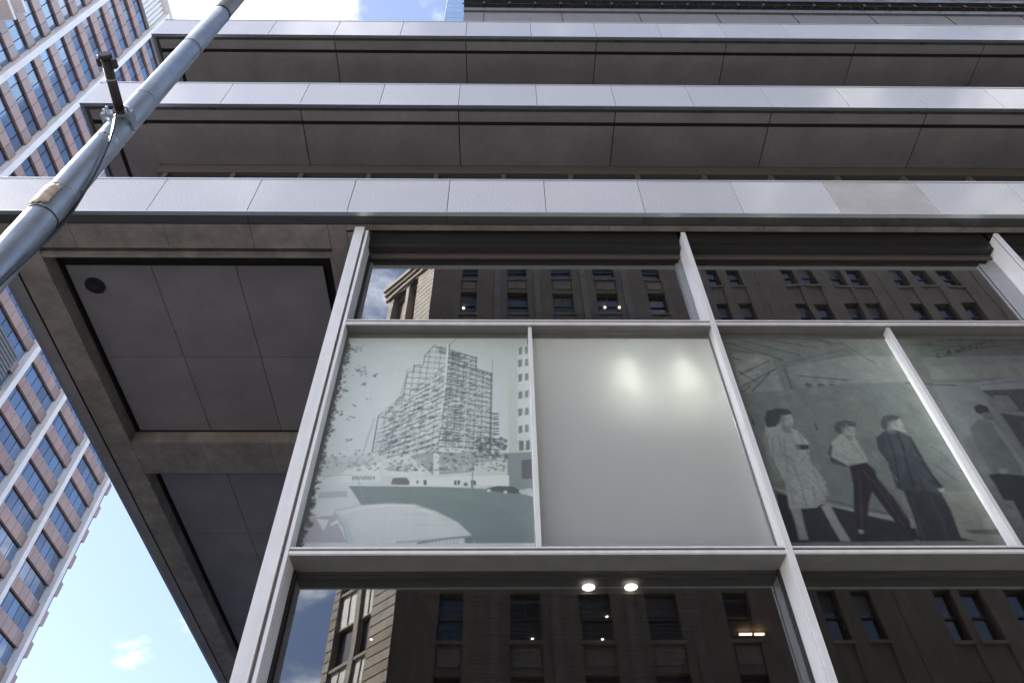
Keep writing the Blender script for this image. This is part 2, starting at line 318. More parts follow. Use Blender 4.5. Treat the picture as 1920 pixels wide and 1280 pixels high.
def coffer(x0, x1, y0, y1, xj, yjn):
    zc = 9.955
    boxes('coffer_side', [(x0-.03, x0, y0-.03, y1+.03, ST+.042, zc+.12), (x1, x1+.03, y0-.03, y1+.03, ST+.042, zc+.12), (x0, x1, y0-.03, y0, ST+.042, zc+.12), (x0, x1, y1, y1+.03, ST+.042, zc+.12)], 'stone', OB)
    boxes('coffer_gap', [(x0, x1, y0, y1, zc+.06, zc+.08)], 'black', OB)
    boxes('coffer_lip', [(x0-.005, x1, y0, y0+.06, ST+.015, ST+.05), (x1-.05, x1, y0+.06, y1, ST+.015, ST+.05)], 'stone', OB)
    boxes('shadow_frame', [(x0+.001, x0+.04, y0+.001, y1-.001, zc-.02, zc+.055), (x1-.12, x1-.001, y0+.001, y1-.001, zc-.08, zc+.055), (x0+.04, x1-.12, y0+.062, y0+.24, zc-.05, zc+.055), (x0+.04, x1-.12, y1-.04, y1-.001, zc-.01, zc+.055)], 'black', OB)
    for i in range(len(xj)-1):
        for j in range(len(yjn)-1):
            box('ceiling_panel', xj[i]+.006, xj[i+1]-.006, yjn[j]+.006, yjn[j+1]-.006, zc, zc+.02, 'ceil', OB)
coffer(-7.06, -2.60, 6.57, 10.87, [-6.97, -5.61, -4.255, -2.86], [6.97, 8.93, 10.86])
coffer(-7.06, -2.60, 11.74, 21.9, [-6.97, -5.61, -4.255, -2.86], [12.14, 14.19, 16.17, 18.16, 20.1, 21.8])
# round downlight in the first coffer
dl = tube('downlight', [(-6.62, 7.36, 9.955), (-6.62, 7.36, 9.925)], .155, 'lens', OB, 28)
t_ = tube('baffle', [(-6.62, 7.36, 9.93), (-6.62, 7.36, 9.915)], .115, 'black', dl, 24); tube('lens', [(-6.62, 7.36, 9.92), (-6.62, 7.36, 9.905)], .05, 'rust', dl, 16)
# ---- glazed front
YG, YM, FY = 6.30, 6.177, 5.99
ZT = 9.45
cols = [-2.00, 2.715, 7.385, 12.055, 16.725]     # right-hand edges of the full-height mullions
# corner post: broad plate, groove, narrow strip
cp = boxes('corner_post', [(-2.165, -2.025, FY, 6.06, G0, ZT+.12), (-2.165, -2.0, 6.06, 6.36, G0, ZT+.12)], 'alu', OB)
boxes('post_strip', [(-1.989, -1.955, FY, 6.32, G0, ZT+.02)], 'alu', cp)
boxes('post_groove', [(-2.0, -1.989, FY+.02, 6.32, G0, ZT+.02)], 'bronze', cp)
for x in cols[1:]:
    mu = boxes('mullion', [(x-.062, x, FY, FY+.035, G0, ZT), (x-.058, x-.004, FY+.055, YG+.02, G0, ZT)], 'alu', OB)
    boxes('mullion_groove', [(x-.05, x-.012, FY+.035, FY+.055, G0, ZT)], 'bronze', mu)
XW = XR
bays = [(-1.955, 2.653), (2.715, 7.323), (7.385, 11.993), (12.055, 16.663)]
def transom(x0, x1, z0, z1, yb, step):
    t = boxes('transom', [(x0, x1, FY+.008, FY+.035, z0, z0+.024), (x0, x1, FY+.008, FY+.012, z0+.024, z0+.030)], 'alu', OB)
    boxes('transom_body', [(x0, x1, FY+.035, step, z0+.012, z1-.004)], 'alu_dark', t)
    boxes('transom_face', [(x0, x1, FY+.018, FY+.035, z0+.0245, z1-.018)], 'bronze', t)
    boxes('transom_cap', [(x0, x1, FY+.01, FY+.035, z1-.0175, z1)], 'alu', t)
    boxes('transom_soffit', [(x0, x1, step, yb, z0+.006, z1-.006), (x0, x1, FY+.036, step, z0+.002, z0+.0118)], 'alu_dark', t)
for (x0, x1) in bays:
    transom(x0, x1, 3.982, 4.056, YG+.05, 6.15); transom(x0, x1, 7.322, 7.402, YG+.05, 6.16)
    # header box above the top light
    boxes('header', [(x0, x1, 6.15, YG+.06, 9.40, zs+.02), (x0, x1, 6.16, YG+.06, 9.30, 9.40)], 'header', OB)
    boxes('header_frame', [(x0, x1, YG-.02, YG+.02, 9.22, 9.299)], 'bronze', OB)
    for (z0, z1) in ((7.40, 9.235), (-1.5, 3.99)):
        wp = box('window_pane', x0, x1, YG, YG+.012, z0, z1, 'pane', OB); wp.rotation_euler = (math.radians(random.uniform(-.12, .12)), 0, math.radians(random.uniform(-.08, .08)))
    for bb in [(x0, x0+.03, YG-.03, YG, -1.5, 3.985), (x0, x0+.03, YG-.03, YG, 7.405, 9.22), (x1-.025, x1, YG-.02, YG, -1.5, 3.985)]: box('glazing_bead', *bb, 'header', OB)
    xm = x0+2.285 if x0 > -1.9 else .335
    xm = {-1.955: .337, 2.715: 4.898, 7.385: 9.57, 12.055: 14.24}[x0]
    f = boxes('fin', [(xm, xm+.045, 6.05, YM+.03, 4.057, 7.321)], 'alu', OB)
    for (a, b) in ((x0, xm), (xm+.045, x1)):
        box('window_pane', a, b, YM+.006, YM+.012, 4.057, 7.321, 'pane_clear', OB)
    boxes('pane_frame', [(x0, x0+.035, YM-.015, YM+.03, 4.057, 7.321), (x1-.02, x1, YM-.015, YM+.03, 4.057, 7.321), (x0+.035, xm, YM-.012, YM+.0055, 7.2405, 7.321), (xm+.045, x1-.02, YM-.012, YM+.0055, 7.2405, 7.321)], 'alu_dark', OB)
# blank frosted sheets (the second light and those beyond the frame)
box('frosted_sheet', .385, 2.63, YM, YM+.003, 4.06, 7.24, 'film', OB)
for (a, b) in ((7.42, 9.56), (9.62, 11.97), (12.09, 14.23), (14.29, 16.64)):
    box('frosted_sheet', a, b, YM, YM+.003, 4.06, 7.24, 'film', OB)
# rooms behind the glass
boxes('interior_wall', [(-2.0, -1.96, 6.37, 14, G0, 9.4), (-1.96, XR, 14, 14.1, G0, 9.4), (XR-.05, XR, 6.36, 14, G0, 9.4), (16.725, XR, 6.0, 6.3, G0, 9.4)], 'dark', OB)
boxes('interior_floor', [(-1.96, XR, 6.36, 14, 4.02, 4.10), (-1.96, XR, 6.36, 14, G0, G0+.02)], 'dark', OB)
boxes('interior_ceiling', [(-1.96, XR, 6.42, 14, 3.99, 4.015), (-1.96, XR, 6.37, 14, 9.40, 9.44)], 'ceil_in', OB)
for i in range(26):
    y = 6.62+.085*i; box('ceiling_slat', -.8+.02*i, 2.0, y, y+.03, 3.935, 3.985, 'slat', OB)
def spot(x, y, z, r, m): tube('ceiling_lamp', [(x, y, z), (x, y, z-.003)], r, m, OB, 20)
spot(.85, 6.54, 3.96, .062, 'lamp'); spot(1.262, 6.54, 3.96, .062, 'lamp')
for x, y in ((1.07, 7.03), (.33, 7.47), (1.066, 7.49), (-1.35, 7.47)): spot(x, y, 3.93, .014, 'lamp_dim')
for x, y in ((-.60, 7.35), (1.64, 7.33), (1.87, 7.33)): spot(x, y, 9.36, .022, 'lamp_dim')
boxes('tube_lamp', [(2.50, 2.63, 7.42, 7.44, 3.94, 3.955), (2.66, 2.76, 7.42, 7.44, 3.94, 3.955)], 'lamp_or', OB)
# two lamps glow through the frosted sheet; the other backlights are added, unseen
def lamp(name, x, y, z, e, size=.05, col=(1, .98, .86), spotang=None):
    l = bpy.data.lights.new(name, 'SPOT' if spotang else 'POINT'); l.energy = e; l.shadow_soft_size = size; l.color = col
    if spotang: l.spot_size = math.radians(spotang); l.spot_blend = 1
    o = bpy.data.objects.new(name, l); COL.objects.link(o); o.location = (x, y, z); o.parent = OB; return o
LB = 8.2
boxes('bounce_box', [(-1.95, XR-.06, LB, LB+.03, 4.11, 7.30), (-1.95, XR-.06, 6.36, LB, 7.30, 7.33)], 'blind_and_glint', OB)  # unseen white back and lid, set to even out the backlight
for x in (1.535, 2.223):
    lamp('display_fill_lamp', x, 6.33, 6.76, 1.1, .03, (1, 1, .9)); lamp('display_fill_lamp', x, 6.42, 6.50, 3.8, .05, (1, 1, .9)); lamp('display_fill_lamp', x, 6.62, 6.15, 6, .05, (1, 1, .92))  # upper point is the lamp; lower points added to stretch its glow
    l = lamp('display_fill_lamp', x, 6.24, 7.22, 8, .03, (1, 1, .88), 50); l.rotation_euler = (math.radians(-6), 0, 0)
for x, y, e in ((-.9, 7.7, 9), (1.7, 7.4, 19), (3.9, 7.9, 8)): lamp('display_fill_lamp', x, y, 6.2 if x < 1 or x > 3 else 6.95, e, .3, (.97, 1, .97))  # unseen fill lights added to lift the brightness of the sheets
al = bpy.data.lights.new('edge_glow_light', 'AREA'); al.shape = 'RECTANGLE'; al.size = .04; al.size_y = 2.9; al.energy = 6; al.color = (1, 1, .93)  # area light added for the fin's blurred reflection; no tube there
ao = bpy.data.objects.new('edge_glow_light', al); COL.objects.link(ao); ao.location = (4.78, 6.85, 6.3); ao.rotation_euler = (math.radians(-90), 0, math.radians(8)); ao.parent = OB
boxes('divider', [(2.66, 2.70, YG+.05, 8.2, 4.11, 7.30), (.345, .375, YM+.04, 6.9, 4.11, 7.3)], 'blind_and_glint', OB)
